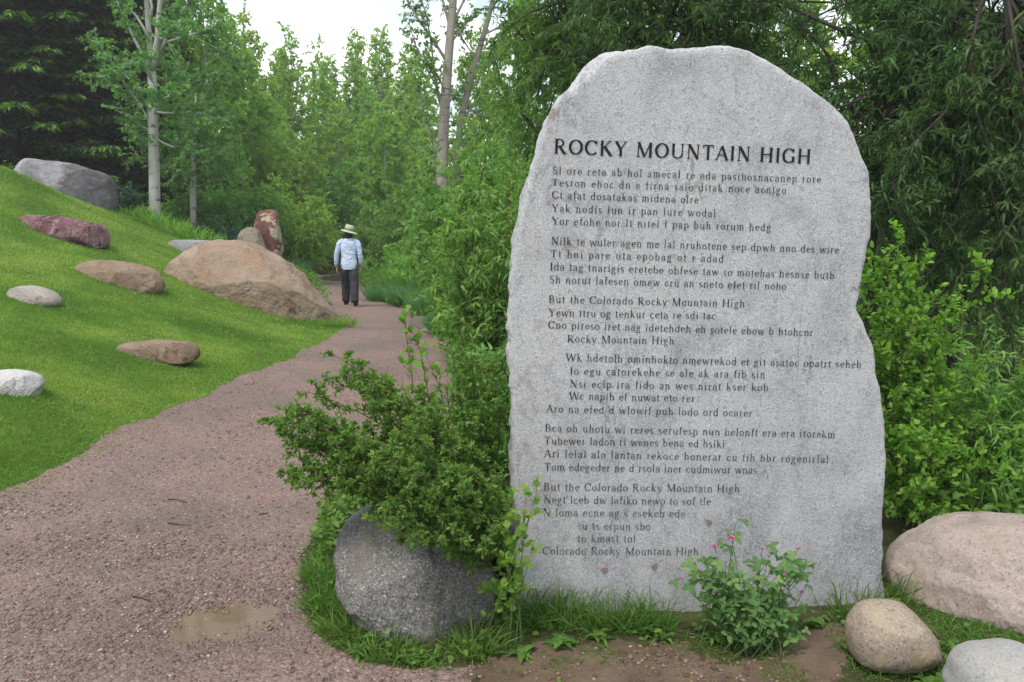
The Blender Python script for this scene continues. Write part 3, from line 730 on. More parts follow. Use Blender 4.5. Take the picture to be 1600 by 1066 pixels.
# --- a small serif alphabet made of strokes (units: capital height 66, small letters 45)
TH_, TN_ = 11.5, 5.0
def g_S(x, y0, y1, top=1, bot=1, w=TH_):
    r = [('l', x, y0, x, y1, w)]
    if top: r.append(('l', x - 8, y1 - 1.5, x + (8 if top == 1 else 0), y1 - 1.5, 3.6))
    if bot: r.append(('l', x - 8, y0 + 1.5, x + 8, y0 + 1.5, 3.6))
    return r
def g_L(x0, y0, x1, y1, w=TN_): return [('l', x0, y0, x1, y1, w)]
def g_A(cx, cyy, rx, ry, a0, a1): return [('a', cx, cyy, rx, ry, a0, a1)]
def g_F(x, y): return [('l', x - 8, y, x + 8, y, 3.6)]
GL = {
 'A': (58, g_L(4, 0, 29, 66) + g_L(29, 64, 54, 0, TH_) + g_L(13, 23, 45, 23) + g_F(4, 1.5) + g_F(54, 1.5)),
 'B': (54, g_S(12, 0, 66) + g_A(24, 49, 17, 15, 90, -90) + g_L(12, 64, 24, 64) + g_L(12, 34, 26, 34) + g_A(26, 18, 20, 16, 90, -90) + g_L(12, 2, 26, 2)),
 'C': (60, g_A(33, 33, 27, 31, 42, 318) + g_L(54, 48, 54, 65)),
 'G': (64, g_A(33, 33, 27, 31, 42, 325) + g_L(54, 48, 54, 65) + g_S(53, 4, 29, 1, 0)),
 'H': (66, g_S(12, 0, 66) + g_S(54, 0, 66) + g_L(12, 34, 54, 34)),
 'I': (26, g_S(13, 0, 66)),
 'K': (62, g_S(12, 0, 66) + g_L(14, 30, 48, 65) + g_L(24, 40, 54, 0, TH_) + g_F(48, 64.5) + g_F(55, 1.5)),
 'M': (80, g_S(11, 0, 66, 1, 1, TN_) + g_L(12, 66, 40, 2, TH_) + g_L(40, 2, 66, 66) + g_S(67, 0, 66)),
 'N': (66, g_S(11, 0, 66, 1, 1, TN_) + g_L(12, 66, 54, 0, TH_) + g_S(54, 0, 66, 1, 0, TN_)),
 'O': (66, g_A(33, 33, 27, 31, 0, 360)),
 'R': (60, g_S(12, 0, 66) + g_A(26, 49, 17, 15, 90, -90) + g_L(12, 64, 26, 64) + g_L(12, 33, 26, 33) + g_L(26, 33, 51, 0, TH_) + g_F(55, 1.5)),
 'S': (46, g_A(23, 48, 14, 16, 35, 265) + g_A(23, 17, 16, 15, 95, -145)),
 'T': (56, g_S(28, 0, 64, 0, 1) + g_L(4, 64, 52, 64) + g_L(5, 65, 5, 52) + g_L(51, 65, 51, 52)),
 'U': (66, g_S(12, 20, 66, 1, 0) + g_A(33, 21, 21, 19, 180, 360) + g_S(54, 20, 66, 1, 0, TN_)),
 'W': (86, g_L(4, 66, 25, 0, TH_) + g_L(25, 0, 43, 64) + g_L(43, 64, 63, 0, TH_) + g_L(63, 0, 82, 66) + g_F(5, 64.5) + g_F(81, 64.5)),
 'Y': (58, g_L(6, 66, 29, 31, TH_) + g_L(29, 31, 52, 66) + g_S(29, 0, 33, 0, 1) + g_F(7, 64.5) + g_F(51, 64.5)),
 'a': (39, g_A(17, 31, 13, 12, 165, 0) + g_S(30, 0, 32, 0, 0, 8.5) + g_A(17, 13, 12, 12, 55, 305) + g_L(30, 2, 37, 5)),
 'b': (45, g_S(9, 1, 68, 2, 0, 8.5) + g_A(23, 22, 15, 20, 140, -140)),
 'c': (38, g_A(21, 22, 15, 20, 40, 320)),
 'd': (45, g_A(21, 22, 15, 20, 40, 320) + g_S(35, 1, 68, 2, 0, 8.5) + g_L(35, 2, 42, 2)),
 'e': (39, g_A(21, 22, 15, 20, 5, 318) + g_L(8, 25, 35, 25)),
 'f': (27, g_S(13, 0, 54, 0, 1, 8.5) + g_A(22, 54, 9, 12, 180, 50) + g_L(4, 43, 25, 43)),
 'g': (42, g_A(19, 30, 12, 12.5, 0, 360) + g_A(20, -8, 15, 10, 0, 360) + g_L(13, 17, 11, 4) + g_L(28, 41, 38, 43)),
 'h': (46, g_S(10, 0, 68, 2, 1, 8.5) + g_A(23, 29, 12, 14, 170, 0) + g_S(35, 0, 30, 0, 1, 8.5)),
 'i': (23, g_S(11, 0, 44, 2, 1, 8.5) + g_L(11, 56, 11, 64, 9)),
 'k': (45, g_S(10, 0, 68, 2, 1, 8.5) + g_L(13, 21, 33, 42) + g_L(19, 28, 37, 1, 8.5) + g_F(38, 1.5)),
 'l': (23, g_S(11, 0, 68, 2, 1, 8.5)),
 'm': (67, g_S(10, 0, 44, 2, 1, 8.5) + g_A(22, 29, 11, 14, 170, 0) + g_S(33, 0, 30, 0, 1, 8.5) + g_A(45, 29, 11, 14, 170, 0) + g_S(56, 0, 30, 0, 1, 8.5)),
 'n': (46, g_S(10, 0, 44, 2, 1, 8.5) + g_A(23, 29, 12, 14, 170, 0) + g_S(35, 0, 30, 0, 1, 8.5)),
 'o': (42, g_A(21, 22, 16, 20, 0, 360)),
 'p': (45, g_S(10, -20, 44, 2, 1, 8.5) + g_A(24, 22, 15, 20, 140, -140)),
 'r': (31, g_S(11, 0, 44, 2, 1, 8.5) + g_A(22, 31, 10, 11, 160, 50)),
 's': (33, g_A(16, 32, 10, 11, 30, 265) + g_A(16, 12, 11, 10.5, 95, -145)),
 't': (26, g_S(12, 8, 56, 0, 0, 8.5) + g_L(3, 43, 23, 43) + g_A(19, 9, 7, 8, 180, 310)),
 'u': (46, g_S(10, 14, 44, 2, 0, 8.5) + g_A(22, 14, 12, 12, 180, 360) + g_S(35, 1, 44, 2, 0, 8.5) + g_L(35, 2, 42, 2)),
 'v': (42, g_L(5, 44, 21, 0, 8.5) + g_L(21, 0, 37, 44) + g_F(6, 43) + g_F(36, 43)),
 'w': (62, g_L(5, 44, 18, 0, 8.5) + g_L(18, 0, 31, 42) + g_L(31, 42, 44, 0, 8.5) + g_L(44, 0, 57, 44) + g_F(6, 43) + g_F(56, 43)),
 'y': (42, g_L(5, 44, 21, 2, 8.5) + g_L(37, 44, 14, -18) + g_F(6, 43) + g_F(36, 43) + g_L(14, -18, 6, -17)),
 "'": (16, g_L(8, 56, 8, 67, 7)), '-': (32, g_L(5, 22, 27, 22, 6)),
 ' ': (26, []),
}
def ribbon(pts, ws):
    pts = np.asarray(pts, float); tan = nrm(np.gradient(pts, axis=0)); nn = np.c_[-tan[:, 1], tan[:, 0]]
    w = np.asarray(ws)[:, None] / 2
    a, c = pts + nn * w, pts - nn * w
    m = len(pts); v = np.concatenate([a, c])
    q = [(i, m + i, m + i + 1, i + 1) for i in range(m - 1)]
    return v, np.array(q)
def glyph_strokes(ch, wf=1.0):
    res = []
    for g in GL[ch][1]:
        if g[0] == 'l':
            _, x0, y0, x1, y1, w = g
            res.append(ribbon([(x0, y0), ((x0 + x1) / 2, (y0 + y1) / 2), (x1, y1)], [w * wf] * 3))
        else:
            _, cx, cyy, rx, ry, a0, a1 = g
            a = np.radians(np.linspace(a0, a1, 19))
            p = np.c_[cx + rx * np.cos(a), cyy + ry * np.sin(a)]
            d = np.c_[-rx * np.sin(a), ry * np.cos(a)]; d = np.abs(d) / np.linalg.norm(d, axis=1)[:, None]
            big = TH_ + 1 if ry > 25 else (8.5 if ry < 24 else TH_)
            res.append(ribbon(p, (TN_ * 0.9 + (big - TN_ * 0.9) * d[:, 1] ** 1.5) * wf))
    return res
GCACHE = {}
letters = MB()
_lift = [0]
def put_line(text, x0, y0, x1, y1, cap, wf=1.0):
    """carve TEXT so that its baseline runs between two photo points of the front face"""
    A_, B_ = S(x0, y0), S(x1, y1)
    wd = np.linalg.norm(B_ - A_); u = (B_ - A_) / wd; up = np.cross(u, np.array([SK, -1, 0]) / math.hypot(1, SK)); up = up if up[2] > 0 else -up
    sc = cap * np.linalg.norm(S(x0, y0 - 1) - S(x0, y0)) / 66.0
    nat = sum(GL[c][0] for c in text) * sc
    gap = (wd - nat) / max(len(text) - 1, 1)
    x = 0.0
    out = np.array([SK, -1, 0]) / math.hypot(1, SK)
    for c in text:
        if (c, wf) not in GCACHE: GCACHE[(c, wf)] = glyph_strokes(c, wf)
        for k, (v, q) in enumerate(GCACHE[(c, wf)]):
            p = A_ + (x + v[:, :1] * sc) * u + (v[:, 1:] * sc) * up
            p = p + out * (0.0026 + 0.00012 * k)
            letters.quads(p, q)
        x += GL[c][0] * sc + gap
    return
lr = random.Random(4)
POOL = 'eeeeeetttaaaooonnniiisssrrrhhhdlluucmfwygpbvk'
def worn_words(lens, cap=True):
    """carving too worn to be read: word shapes only"""
    ws = []
    for n in lens:
        v_ = lr.random() < .35; w = ''
        for _ in range(n):
            w += lr.choice('eeeaaooiu' if v_ else 'tttnnnssrrrhhddllmcfgwpbk'); v_ = (not v_) if lr.random() < .85 else False
        ws.append(w)
    s = ' '.join(ws)
    if cap:
        s = lr.choice('HBIATNSWCY') + s[1:]
    return s
put_line('ROCKY MOUNTAIN HIGH', 865, 240, 1266, 256, 23.0, 1.02)
LINES = [
 (863, 272, 1282, 286, [2, 3, 4, 2, 3, 6, 2, 3, 14, 4]), (862, 291, 1228, 303, [6, 4, 2, 1, 5, 4, 5, 4, 6]), (862, 310, 1091, 318, [2, 4, 9, 6, 4]),
 (862, 331, 1118, 339, [3, 5, 3, 2, 3, 4, 5]), (862, 351, 1204, 361, [3, 5, 3, 2, 5, 1, 3, 3, 5, 4]),
 (861, 382, 1310, 396, [4, 2, 5, 4, 2, 3, 9, 3, 4, 3, 3, 4]), (860, 402, 1130, 410, [2, 3, 4, 3, 6, 2, 1, 4]), (859, 422, 1303, 436, [3, 3, 8, 7, 6, 3, 2, 7, 6, 4]),
 (858, 442, 1228, 453, [2, 5, 7, 4, 3, 2, 5, 4, 3, 4]), (857, 473, 1163, 480, 'But the Colorado Rocky Mountain High'), (857, 494, 1118, 499, [4, 4, 2, 6, 4, 2, 3, 3]),
 (856, 513, 1270, 525, [3, 6, 4, 3, 9, 2, 6, 4, 1, 7]), (886, 535, 1053, 538, 'Rocky Mountain High'),
 (884, 564, 1345, 575, [2, 7, 9, 9, 2, 3, 6, 6, 5]), (890, 585, 1195, 591, [2, 3, 10, 2, 3, 2, 3, 3, 3]), (890, 605, 1200, 611, [3, 4, 3, 4, 2, 3, 5, 4, 3]), (889, 624, 1085, 628, [2, 5, 2, 5, 3, 3]),
 (853, 644, 1175, 651, [3, 2, 4, 1, 6, 3, 4, 3, 6]),
 (851, 674, 1304, 684, [3, 2, 5, 2, 5, 8, 3, 7, 3, 3, 7]), (850, 694, 1132, 699, [7, 5, 2, 5, 4, 2, 5]), (850, 714, 1294, 723, [3, 5, 3, 6, 6, 7, 2, 3, 3, 10]), (850, 735, 1182, 740, [3, 8, 2, 1, 5, 4, 8, 4]),
 (849, 766, 1155, 769, 'But the Colorado Rocky Mountain High'), (849, 786, 1110, 789, [4, 4, 2, 6, 4, 2, 3, 3]), (848, 806, 1070, 808, [1, 4, 4, 2, 1, 6, 3]),
 (902, 827, 1016, 828, [2, 2, 5, 3]), (902, 847, 993, 847, [2, 5, 3]), (847, 866, 1091, 867, 'Colorado Rocky Mountain High'),
]
for i, (x0, y0, x1, y1, w) in enumerate(LINES):
    s = w if isinstance(w, str) else worn_words(w, i not in (25, 26))
    put_line(s, x0, y0, x1, y1, 11.8, .80)
t = NT('carved_paint'); co = t.co('Object')
spx = t.n('ShaderNodeSeparateXYZ'); t.l(co, spx.inputs[0])
mr = t.n('ShaderNodeMapRange'); mr.inputs['From Min'].default_value = 1.5; mr.inputs['From Max'].default_value = 0.5; mr.inputs['To Min'].default_value = -0.18; mr.inputs['To Max'].default_value = 0.07
t.l(spx.outputs[2], mr.inputs['Value'])
wear = t.ramp(t.math('ADD', t.noise(co, 70, 4, 0.7), mr.outputs[0]), [(0.47, 0.0), (0.68, 0.75)])
M['paint'] = t.done(t.pbr(t.mix(wear, (0.016, 0.016, 0.018), (0.20, 0.20, 0.21)), 0.8, 0.2))
letters.build('lettering', M['paint'], mon, mb_base)['label'] = 'dark worn carved lettering with a larger heading'

# ------------------------------------------------------------------ leaves and plants
SHAPES = {
 'kite': (np.array([(0, 0, 0), (.45, .5, .12), (1, 0, -.1), (.45, -.5, .12)]), np.array([(0, 2, 1), (0, 3, 2)])),
 'lance': (np.array([(0, 0, 0), (.28, .5, .1), (.68, .34, .04), (1, 0, -.18), (.68, -.34, .04), (.28, -.5, .1)]), np.array([(0, 5, 1), (1, 5, 4), (1, 4, 2), (2, 4, 3)])),
 'round': (np.array([(0, 0, 0), (.25, .5, .06), (.72, .42, .05), (1, 0, -.06), (.72, -.42, .05), (.25, -.5, .06)]), np.array([(0, 5, 1), (1, 5, 4), (1, 4, 2), (2, 4, 3)])),
 'blade': (np.array([(0, .5, 0), (0, -.5, 0), (.55, .35, .0), (.55, -.35, .0), (1, 0, 0)]), np.array([(0, 1, 3), (0, 3, 2), (2, 3, 4)])),
}
def leaves(mb, pos, dirs, nor, ln, wd, shape, r, bend=0.0):
    T, tri = SHAPES[shape]
    n = len(pos)
    if n == 0: return
    d = nrm(dirs); s = nrm(np.cross(nor, d) + 1e-7); u = np.cross(d, s)
    ln = np.broadcast_to(ln, (n,)); wd = np.broadcast_to(wd, (n,))
    v = pos[:, None] + T[None, :, 0:1] * (d * ln[:, None])[:, None] + T[None, :, 1:2] * (s * wd[:, None])[:, None] + T[None, :, 2:3] * (u * ln[:, None])[:, None]
    if np.any(bend):
        v[:, :, 2] -= (np.broadcast_to(bend, (n,)) * ln)[:, None] * T[None, :, 0] ** 2
    k = len(T)
    tt = (tri[None] + (np.arange(n) * k)[:, None, None]).reshape(-1, 3)
    mb.add(v.reshape(-1, 3), tt, np.repeat(np.clip(np.broadcast_to(r, (n,)), 0, 1), k))
def rand_unit(n): return nrm(RNG.normal(size=(n, 3)))

def stem_curve(p0, p1, arch, wob, n=8):
    p0, p1 = np.asarray(p0, float), np.asarray(p1, float)
    s = np.linspace(0, 1, n)[:, None]; L = np.linalg.norm(p1 - p0)
    p = p0 + (p1 - p0) * s
    p[:, 2] += arch * L * (s[:, 0] * (1 - s[:, 0])) * 4 * 0.25
    wv = RNG.normal(size=3) * wob * L; w2 = RNG.normal(size=3) * wob * L * 0.6
    p += np.sin(s * math.pi) * wv + np.sin(s * 2 * math.pi) * w2
    return p

def grow(wood, fol, stems, twig_per_m=6, twig_len=0.4, tw_dir=(0.6, 0.8, 0.25), droop=0.3, node=0.03, k=1, leaf=(0.06, 0.03), shape='kite', leaf_dir=(0.5, 0.9, -0.1),
         arch=0.2, wob=0.05, t0=0.25, twig_wood=True, tip_light=0.25, base_r=0.5, sides=5, up=0.6, taper=0.25, leaf_var=0.3, bend=0.0, twr=0.0035, level2=0):
    """stems: (start, end, radius). Twigs leave every stem, leaves sit on the twigs."""
    S0, D0, L0, T0 = [], [], [], []
    for p0, p1, r in stems:
        c = stem_curve(p0, p1, arch, wob)
        if r > 0: wood.tube(c, np.linspace(r, r * taper, len(c)), sides)
        L = np.linalg.norm(np.diff(c, axis=0), axis=1).sum()
        m = max(2, int(round(L * twig_per_m)))
        tt = t0 + (1 - t0) * (np.arange(m) + RNG.random(m)) / m
        f = tt * (len(c) - 1); i = np.minimum(f.astype(int), len(c) - 2); u = (f - i)[:, None]
        S0.append(c[i] * (1 - u) + c[i + 1] * u)
        tan = nrm(c[i + 1] - c[i])
        D0.append(nrm(tan * tw_dir[0] + rand_unit(m) * tw_dir[1] + np.array([0, 0, tw_dir[2]])))
        L0.append(twig_len * (0.45 + 0.55 * RNG.random(m)) * (1.15 - 0.45 * tt)); T0.append(tt)
    S0, D0, L0 = np.concatenate(S0), np.concatenate(D0), np.concatenate(L0)
    if level2:
        S1, D1, L1 = [S0], [D0], [L0]
        for _ in range(level2):
            u = 0.3 + 0.7 * RNG.random(len(S0))
            S1.append(S0 + D0 * (L0 * u)[:, None] + np.array([0, 0, -1]) * (droop * (L0 * u) ** 2)[:, None])
            D1.append(nrm(D0 * 0.6 + rand_unit(len(S0)) * 0.9)); L1.append(L0 * (0.4 + 0.3 * RNG.random(len(S0))))
        S0, D0, L0 = np.concatenate(S1), np.concatenate(D1), np.concatenate(L1)
    n = len(S0)
    if twig_wood:
        ss = np.array([0, 0.4, 0.75, 1.0])
        pts = S0[:, None] + D0[:, None] * (L0[:, None] * ss)[..., None]
        pts[:, :, 2] -= droop * (L0[:, None] * ss) ** 2
        a = nrm(np.cross(D0, np.array([0.3, 0.2, 1.0]))); bb = np.cross(D0, a)
        rad = (twr * (1 - 0.75 * ss))[None, :, None]
        ring = [pts + rad * (math.cos(q) * a + math.sin(q) * bb)[:, None] for q in (0, 2.094, 4.189)]
        v = np.stack(ring, 2)     # n,4,3,3
        q = []
        for s_ in range(3):
            for j in range(3):
                q.append((s_ * 3 + j, s_ * 3 + (j + 1) % 3, s_ * 3 + 3 + (j + 1) % 3, s_ * 3 + 3 + j))
        qq = (np.array(q)[None] + (np.arange(n) * 12)[:, None, None]).reshape(-1, 4)
        wood.quads(v.reshape(-1, 3), qq)
    cnt = np.maximum(2, np.round(L0 / node)).astype(int)
    idx = np.repeat(np.arange(n), cnt)
    s_ = (np.arange(len(idx)) - np.repeat(np.cumsum(cnt) - cnt, cnt) + RNG.random(len(idx))) / np.repeat(cnt, cnt)
    s_ = 0.12 + 0.88 * np.clip(s_, 0, 1)
    pos = S0[idx] + D0[idx] * (L0[idx] * s_)[:, None]
    pos[:, 2] -= droop * (L0[idx] * s_) ** 2
    tan = D0[idx].copy(); tan[:, 2] -= 2 * droop * L0[idx] * s_; tan = nrm(tan)
    tw_r = RNG.normal(size=n) * 0.12
    for _ in range(k):
        m = len(idx)
        dr = nrm(tan * leaf_dir[0] + rand_unit(m) * leaf_dir[1] + np.array([0, 0, leaf_dir[2]]))
        nn = nrm(rand_unit(m) * (1 - up) + np.array([0, 0, 1.0]) * up)
        sz = 1 + leaf_var * RNG.normal(size=m).clip(-2, 2) * 0.6
        r = base_r + tw_r[idx] + RNG.normal(size=m) * 0.10 + tip_light * (s_ - 0.5)
        leaves(fol, pos, dr, nn, leaf[0] * sz, leaf[1] * sz, shape, r, bend)

def sph_targets(c, rx, ry, rz, n, lo=0.45):
    d = rand_unit(n); r = lo + (1 - lo) * RNG.random(n) ** 0.6
    return c + d * r[:, None] * np.array([rx, ry, rz])

# ---- trees: trunk with limbs + crown
def tree(name, label, cat, base, trunk_pts, trunk_r, stems, wood_mat, leaf_mat_, group=None, sides=10, extra_trunks=(), **kw):
    wood, fol = MB(), MB()
    base = np.asarray(base, float)
    wood.tube(trunk_pts, trunk_r, sides)
    for pts, rad in extra_trunks: wood.tube(pts, rad, sides)
    grow(wood, fol, stems, **kw)
    root = empty(name, base, 0, label, cat, group)
    wood.build('trunk', wood_mat, root, base, smooth=True)
    fol.build('crown', leaf_mat_, root, base)
    return root
def spline(pts, n=16):
    pts = np.asarray(pts, float); m = len(pts)
    ext = np.r_[[2 * pts[0] - pts[1]], pts, [2 * pts[-1] - pts[-2]]]
    out = []
    for x in np.linspace(0, m - 1, n):
        k = min(int(x), m - 2); u = x - k
        p0, p1, p2, p3 = ext[k], ext[k + 1], ext[k + 2], ext[k + 3]
        out.append(0.5 * ((2 * p1) + (-p0 + p2) * u + (2 * p0 - 5 * p1 + 4 * p2 - p3) * u * u + (-p0 + 3 * p1 - 3 * p2 + p3) * u ** 3))
    return np.array(out)

def generic_tree(name, label, cat, height, crown_lo, rad, n_limb, wood_mat, leaf_m, prof=0.6, group=None, trunk_r=0.14, rise=0.45, **kw):
    """built at the origin; limbs rise from the trunk to an uneven crown"""
    base = np.zeros(3)
    lean = RNG.normal(size=2) * 0.02 * height
    tp = spline([(0, 0, -0.3), (lean[0] * .3, lean[1] * .3, height * .4), (lean[0], lean[1], height * 0.97)], 12)
    stems = []
    for i in range(n_limb):
        s = (i + RNG.random()) / n_limb
        z = crown_lo + (height - crown_lo) * s
        w = rad * (math.sin(math.pi * min(1, (s * 0.85 + 0.15)) ** prof)) * (0.6 + 0.55 * RNG.random()) + 0.15
        a = i * 2.4 + RNG.random() * 0.9
        f = z / (height * 0.97) * 11; j = min(int(f), 10); p0 = tp[j] * (1 - (f - j)) + tp[j + 1] * (f - j)
        p1 = p0 + np.array([math.cos(a) * w, math.sin(a) * w, rise * w + RNG.normal() * 0.15 * w])
        stems.append((p0, p1, max(0.012, 0.035 * w / max(rad, .5))))
    return tree(name, label, cat, base, tp, np.linspace(trunk_r, trunk_r * .12, 12), stems, wood_mat, leaf_m, group, 8, **kw)

def place(root, px, D, scale=1.0, rz=0.0, dz=0.0):
    x = P(px, 365, D)[0]
    root.location = (x, D, ground_at(x, D) - 0.05 + dz); root.rotation_euler = (0, 0, rz)
    root.scale = (scale,) * 3 if isinstance(scale, (int, float)) else scale
def pos_of(px, D, dz=0.0):
    x = P(px, 365, D)[0]
    return (x, D, ground_at(x, D) - 0.05 + dz)

# ---- far aspens and poplars
far_kw = dict(level2=2, twig_per_m=9, twig_len=0.8, node=0.04, leaf=(0.115, 0.095), shape='round', droop=0.15, twig_wood=False, t0=0.15, tip_light=0.2, up=0.45, wob=0.06)
g_far = 'leafy trees closing the view behind the path'
fa = generic_tree('aspen_tree', 'x', 'tree', 10.5, 0.7, 2.4, 64, M['aspen_bark'], M['far_leaf'], 0.75, g_far, 0.12, **far_kw)
fb = generic_tree('aspen_tree', 'x', 'tree', 10.0, 0.5, 1.8, 60, M['aspen_bark'], M['yellow_leaf'], 0.8, g_far, 0.11, **far_kw)
fc = generic_tree('poplar_tree', 'x', 'tree', 13.0, 0.8, 1.5, 120, M['aspen_bark'], M['far_leaf'], 0.62, g_far, 0.12, 0.9, **far_kw)
def far(proto, px, D, top_y, label, wide=1.0, rz=0.0, used=[]):
    h0 = {fa: 10.5, fb: 10.0, fc: 13.0}[proto]
    loc = pos_of(px, D); ht = P(px, top_y, D)[2] - loc[2]
    s = ht / h0; sc = (s * wide, s * wide, s)
    if proto not in used:
        used.append(proto); proto.location = loc; proto.rotation_euler = (0, 0, rz); proto.scale = sc; proto['label'] = label
    else:
        dup(proto, loc, rz, sc, label, g_far)
far(fb, 462, 40, 62, 'tall light green aspen standing at the left side of the white sky gap', 0.8, 0.3)
far(fb, 500, 45, 78, 'pale green aspen just right of the tallest one beside the sky gap', 0.7, 2.0)
far(fc, 553, 52, 60, 'slender spire shaped poplar against the white sky in the middle of the gap', 0.95, 0.5)
far(fc, 603, 55, 52, 'second slender poplar in the sky gap, next to the leaning cottonwood', 1.0, 2.6)
far(fc, 440, 46, 88, 'dense poplar left of the tallest light green aspen at the sky gap', 1.1, 1.9)
far(fc, 527, 50, 96, 'short poplar between the pale aspens and the spire shaped poplar', 1.1, 3.1)
far(fb, 578, 50, 118, 'light green tree between the two slender poplars', .8, 4.1)
far(fc, 632, 46, 84, 'poplar closing the sky gap on its right, left of the straight cottonwood', 1.15, .4)
far(fa, 605, 36, 165, 'wide leafy tree low in front of the second slender poplar', 1.0, 2.9)
far(fb, 665, 44, 100, 'light tree half behind the straight cottonwood trunk', .9, 5.2)
far(fa, 400, 40, 30, 'tall leafy aspen at the left border of the sky gap, behind a lower one', .8, 2.5)
far(fa, 430, 36, 130, 'broad mid green aspen below the left end of the sky gap', 0.95, 1.1)
far(fa, 380, 31, 60, 'leafy aspen with a full crown right of the white forked trunk', 1.0, 3.0)
far(fa, 330, 29, -60, 'tall aspen reaching out of the frame behind the white forked trunk', 0.75, 4.0)
far(fa, 528, 41, 165, 'low distant tree filling in beneath the spire shaped poplar', 1.0, 5.1)
far(fa, 582, 40, 190, 'rounded distant tree directly above the walking person', 1.05, 0.2)
far(fb, 640, 50, 135, 'bushy distant tree left of the cottonwood trunk', 1.0, 1.7)
far(fa, 665, 38, 205, 'low leafy tree seen behind the foot of the cottonwood', 1.0, 2.2)
far(fa, 745, 34, 60, 'leafy tree behind the two pale cottonwood trunks', 0.8, 3.3)
far(fb, 300, 34, 20, 'bright green aspen half hidden behind the forked trunk tree', 0.7, 0.9)
far(fa, 480, 33, 225, 'dim green young aspen over the bend of the path', 1.0, 4.4)
far(fa, 830, 26, -40, 'tall leafy tree showing left of the top of the monument', 0.8, 1.0)
far(fa, 980, 24, -150, 'tall tree straight behind the top of the monument', 0.85, 2.0)
far(fa, 1200, 24, -200, 'tall tree deep behind the willow above the monument', 0.9, 5.0)
far(fa, 1420, 20, -300, 'tall tree deep behind the dark willow branches', 0.9, 0.6)
far(fa, 1640, 18, -300, 'tall tree behind the willow at the right edge', 0.9, 3.7)

# far woods as one mass
b = MB(); n = 26000
a = np.radians(RNG.uniform(-60, 60, n)); r = RNG.uniform(66, 84, n)
top = 3.5 + 8 * fbm(a * 14, r * 0.05, 77)
pos = np.c_[r * np.sin(a), r * np.cos(a), top * RNG.random(n) ** 0.7 - 1]
leaves(b, pos, rand_unit(n), rand_unit(n), 0.9, 0.7, 'round', RNG.random(n), 0)
b.build('far_woods', M['far_leaf'])['kind'] = 'stuff'

# ---- forked white aspen
def zpx(px, py, D, dx=0.0): return P(px, py, D)
D0 = 21.5
bx = P(240, 318, D0); bx[2] = ground_at(bx[0], bx[1]) - 0.1
tA = spline([bx, zpx(241, 260, D0), zpx(239, 190, D0), zpx(238, 130, D0 + .05), zpx(236, 100, D0 + .1)], 14)
tB = spline([zpx(236, 110, D0 + .1), zpx(234, 70, D0 + .2), zpx(230, 20, D0 + .3), zpx(226, -60, D0 + .3), zpx(222, -200, D0 + .2)], 12)
tC = spline([zpx(238, 108, D0), zpx(245, 70, D0 - .1), zpx(248, 30, D0 - .2), zpx(254, -50, D0 - .3), zpx(262, -200, D0 - .3)], 12)
lim = [(zpx(238, 125, D0), zpx(180, -10, D0 - .3), .06), (zpx(246, 85, D0), zpx(312, -10, D0 + .3), .06), (zpx(238, 200, D0), zpx(178, 110, D0 - .6), .035), (zpx(240, 205, D0), zpx(185, 175, D0 - .5), .03),
       (zpx(240, 160, D0), zpx(330, 120, D0 - .8), .035), (zpx(241, 175, D0), zpx(345, 190, D0 - .5), .03), (zpx(238, 150, D0), zpx(150, 60, D0 + .5), .035), (zpx(247, 70, D0), zpx(350, 40, D0), .04),
       (zpx(240, 215, D0), zpx(300, 235, D0 - .7), .02), (zpx(232, 60, D0), zpx(150, -20, D0), .04), (zpx(235, 30, D0), zpx(200, -120, D0), .04), (zpx(250, 10, D0), zpx(330, -90, D0), .04),
       (zpx(240, 230, D0), zpx(205, 215, D0 - .4), .015), (zpx(240, 180, D0), zpx(270, 150, D0 - 1.2), .02), (zpx(240, 130, D0), zpx(215, 90, D0 - 1.3), .02), (zpx(246, 60, D0), zpx(275, 40, D0 - 1.4), .02),
       (zpx(236, 90, D0), zpx(140, 120, D0 - .5), .03), (zpx(246, 50, D0), zpx(380, 100, D0 + .6), .035)]
tree('aspen_tree', 'white barked aspen with a forked trunk standing on the lawn crest in front of spruces', 'tree', bx, tA, np.linspace(.145, .10, 14), lim, M['aspen_bark'], M['aspen_leaf'], None, 12, level2=1,
     extra_trunks=[(tB, np.linspace(.085, .04, 12)), (tC, np.linspace(.085, .04, 12))], twig_per_m=13, twig_len=0.6, node=0.045, leaf=(0.085, 0.075), shape='round', droop=0.25, t0=0.3, leaf_dir=(.3, .9, -.4), up=0.35, arch=0.1, wob=0.04, twr=0.006)
D0 = 23.5
bx = P(300, 318, D0); bx[2] = ground_at(bx[0], bx[1]) - 0.1
tA = spline([bx, zpx(301, 290, D0), zpx(302, 255, D0), zpx(304, 205, D0), zpx(306, 150, D0)], 14)
lim = [(tA[int(3 + i * 10 / 22)], tA[int(3 + i * 10 / 22)] + np.array([1.4 * math.cos(i * 2.4), 1.4 * math.sin(i * 2.4) - .5, .3 + (2.2 if i > 12 else .5) * RNG.random()]), .016) for i in range(23)]
tree('aspen_tree', 'thin aspen with a pale lower trunk just right of the forked aspen', 'tree', bx, tA, np.linspace(.10, .02, 14), lim, M['aspen_bark'], M['aspen_leaf'], None, 10,
     twig_per_m=12, level2=1, twig_len=0.65, node=0.05, leaf=(0.085, 0.075), shape='round', droop=0.25, t0=0.2, leaf_dir=(.3, .9, -.4), up=0.35, twr=0.006)

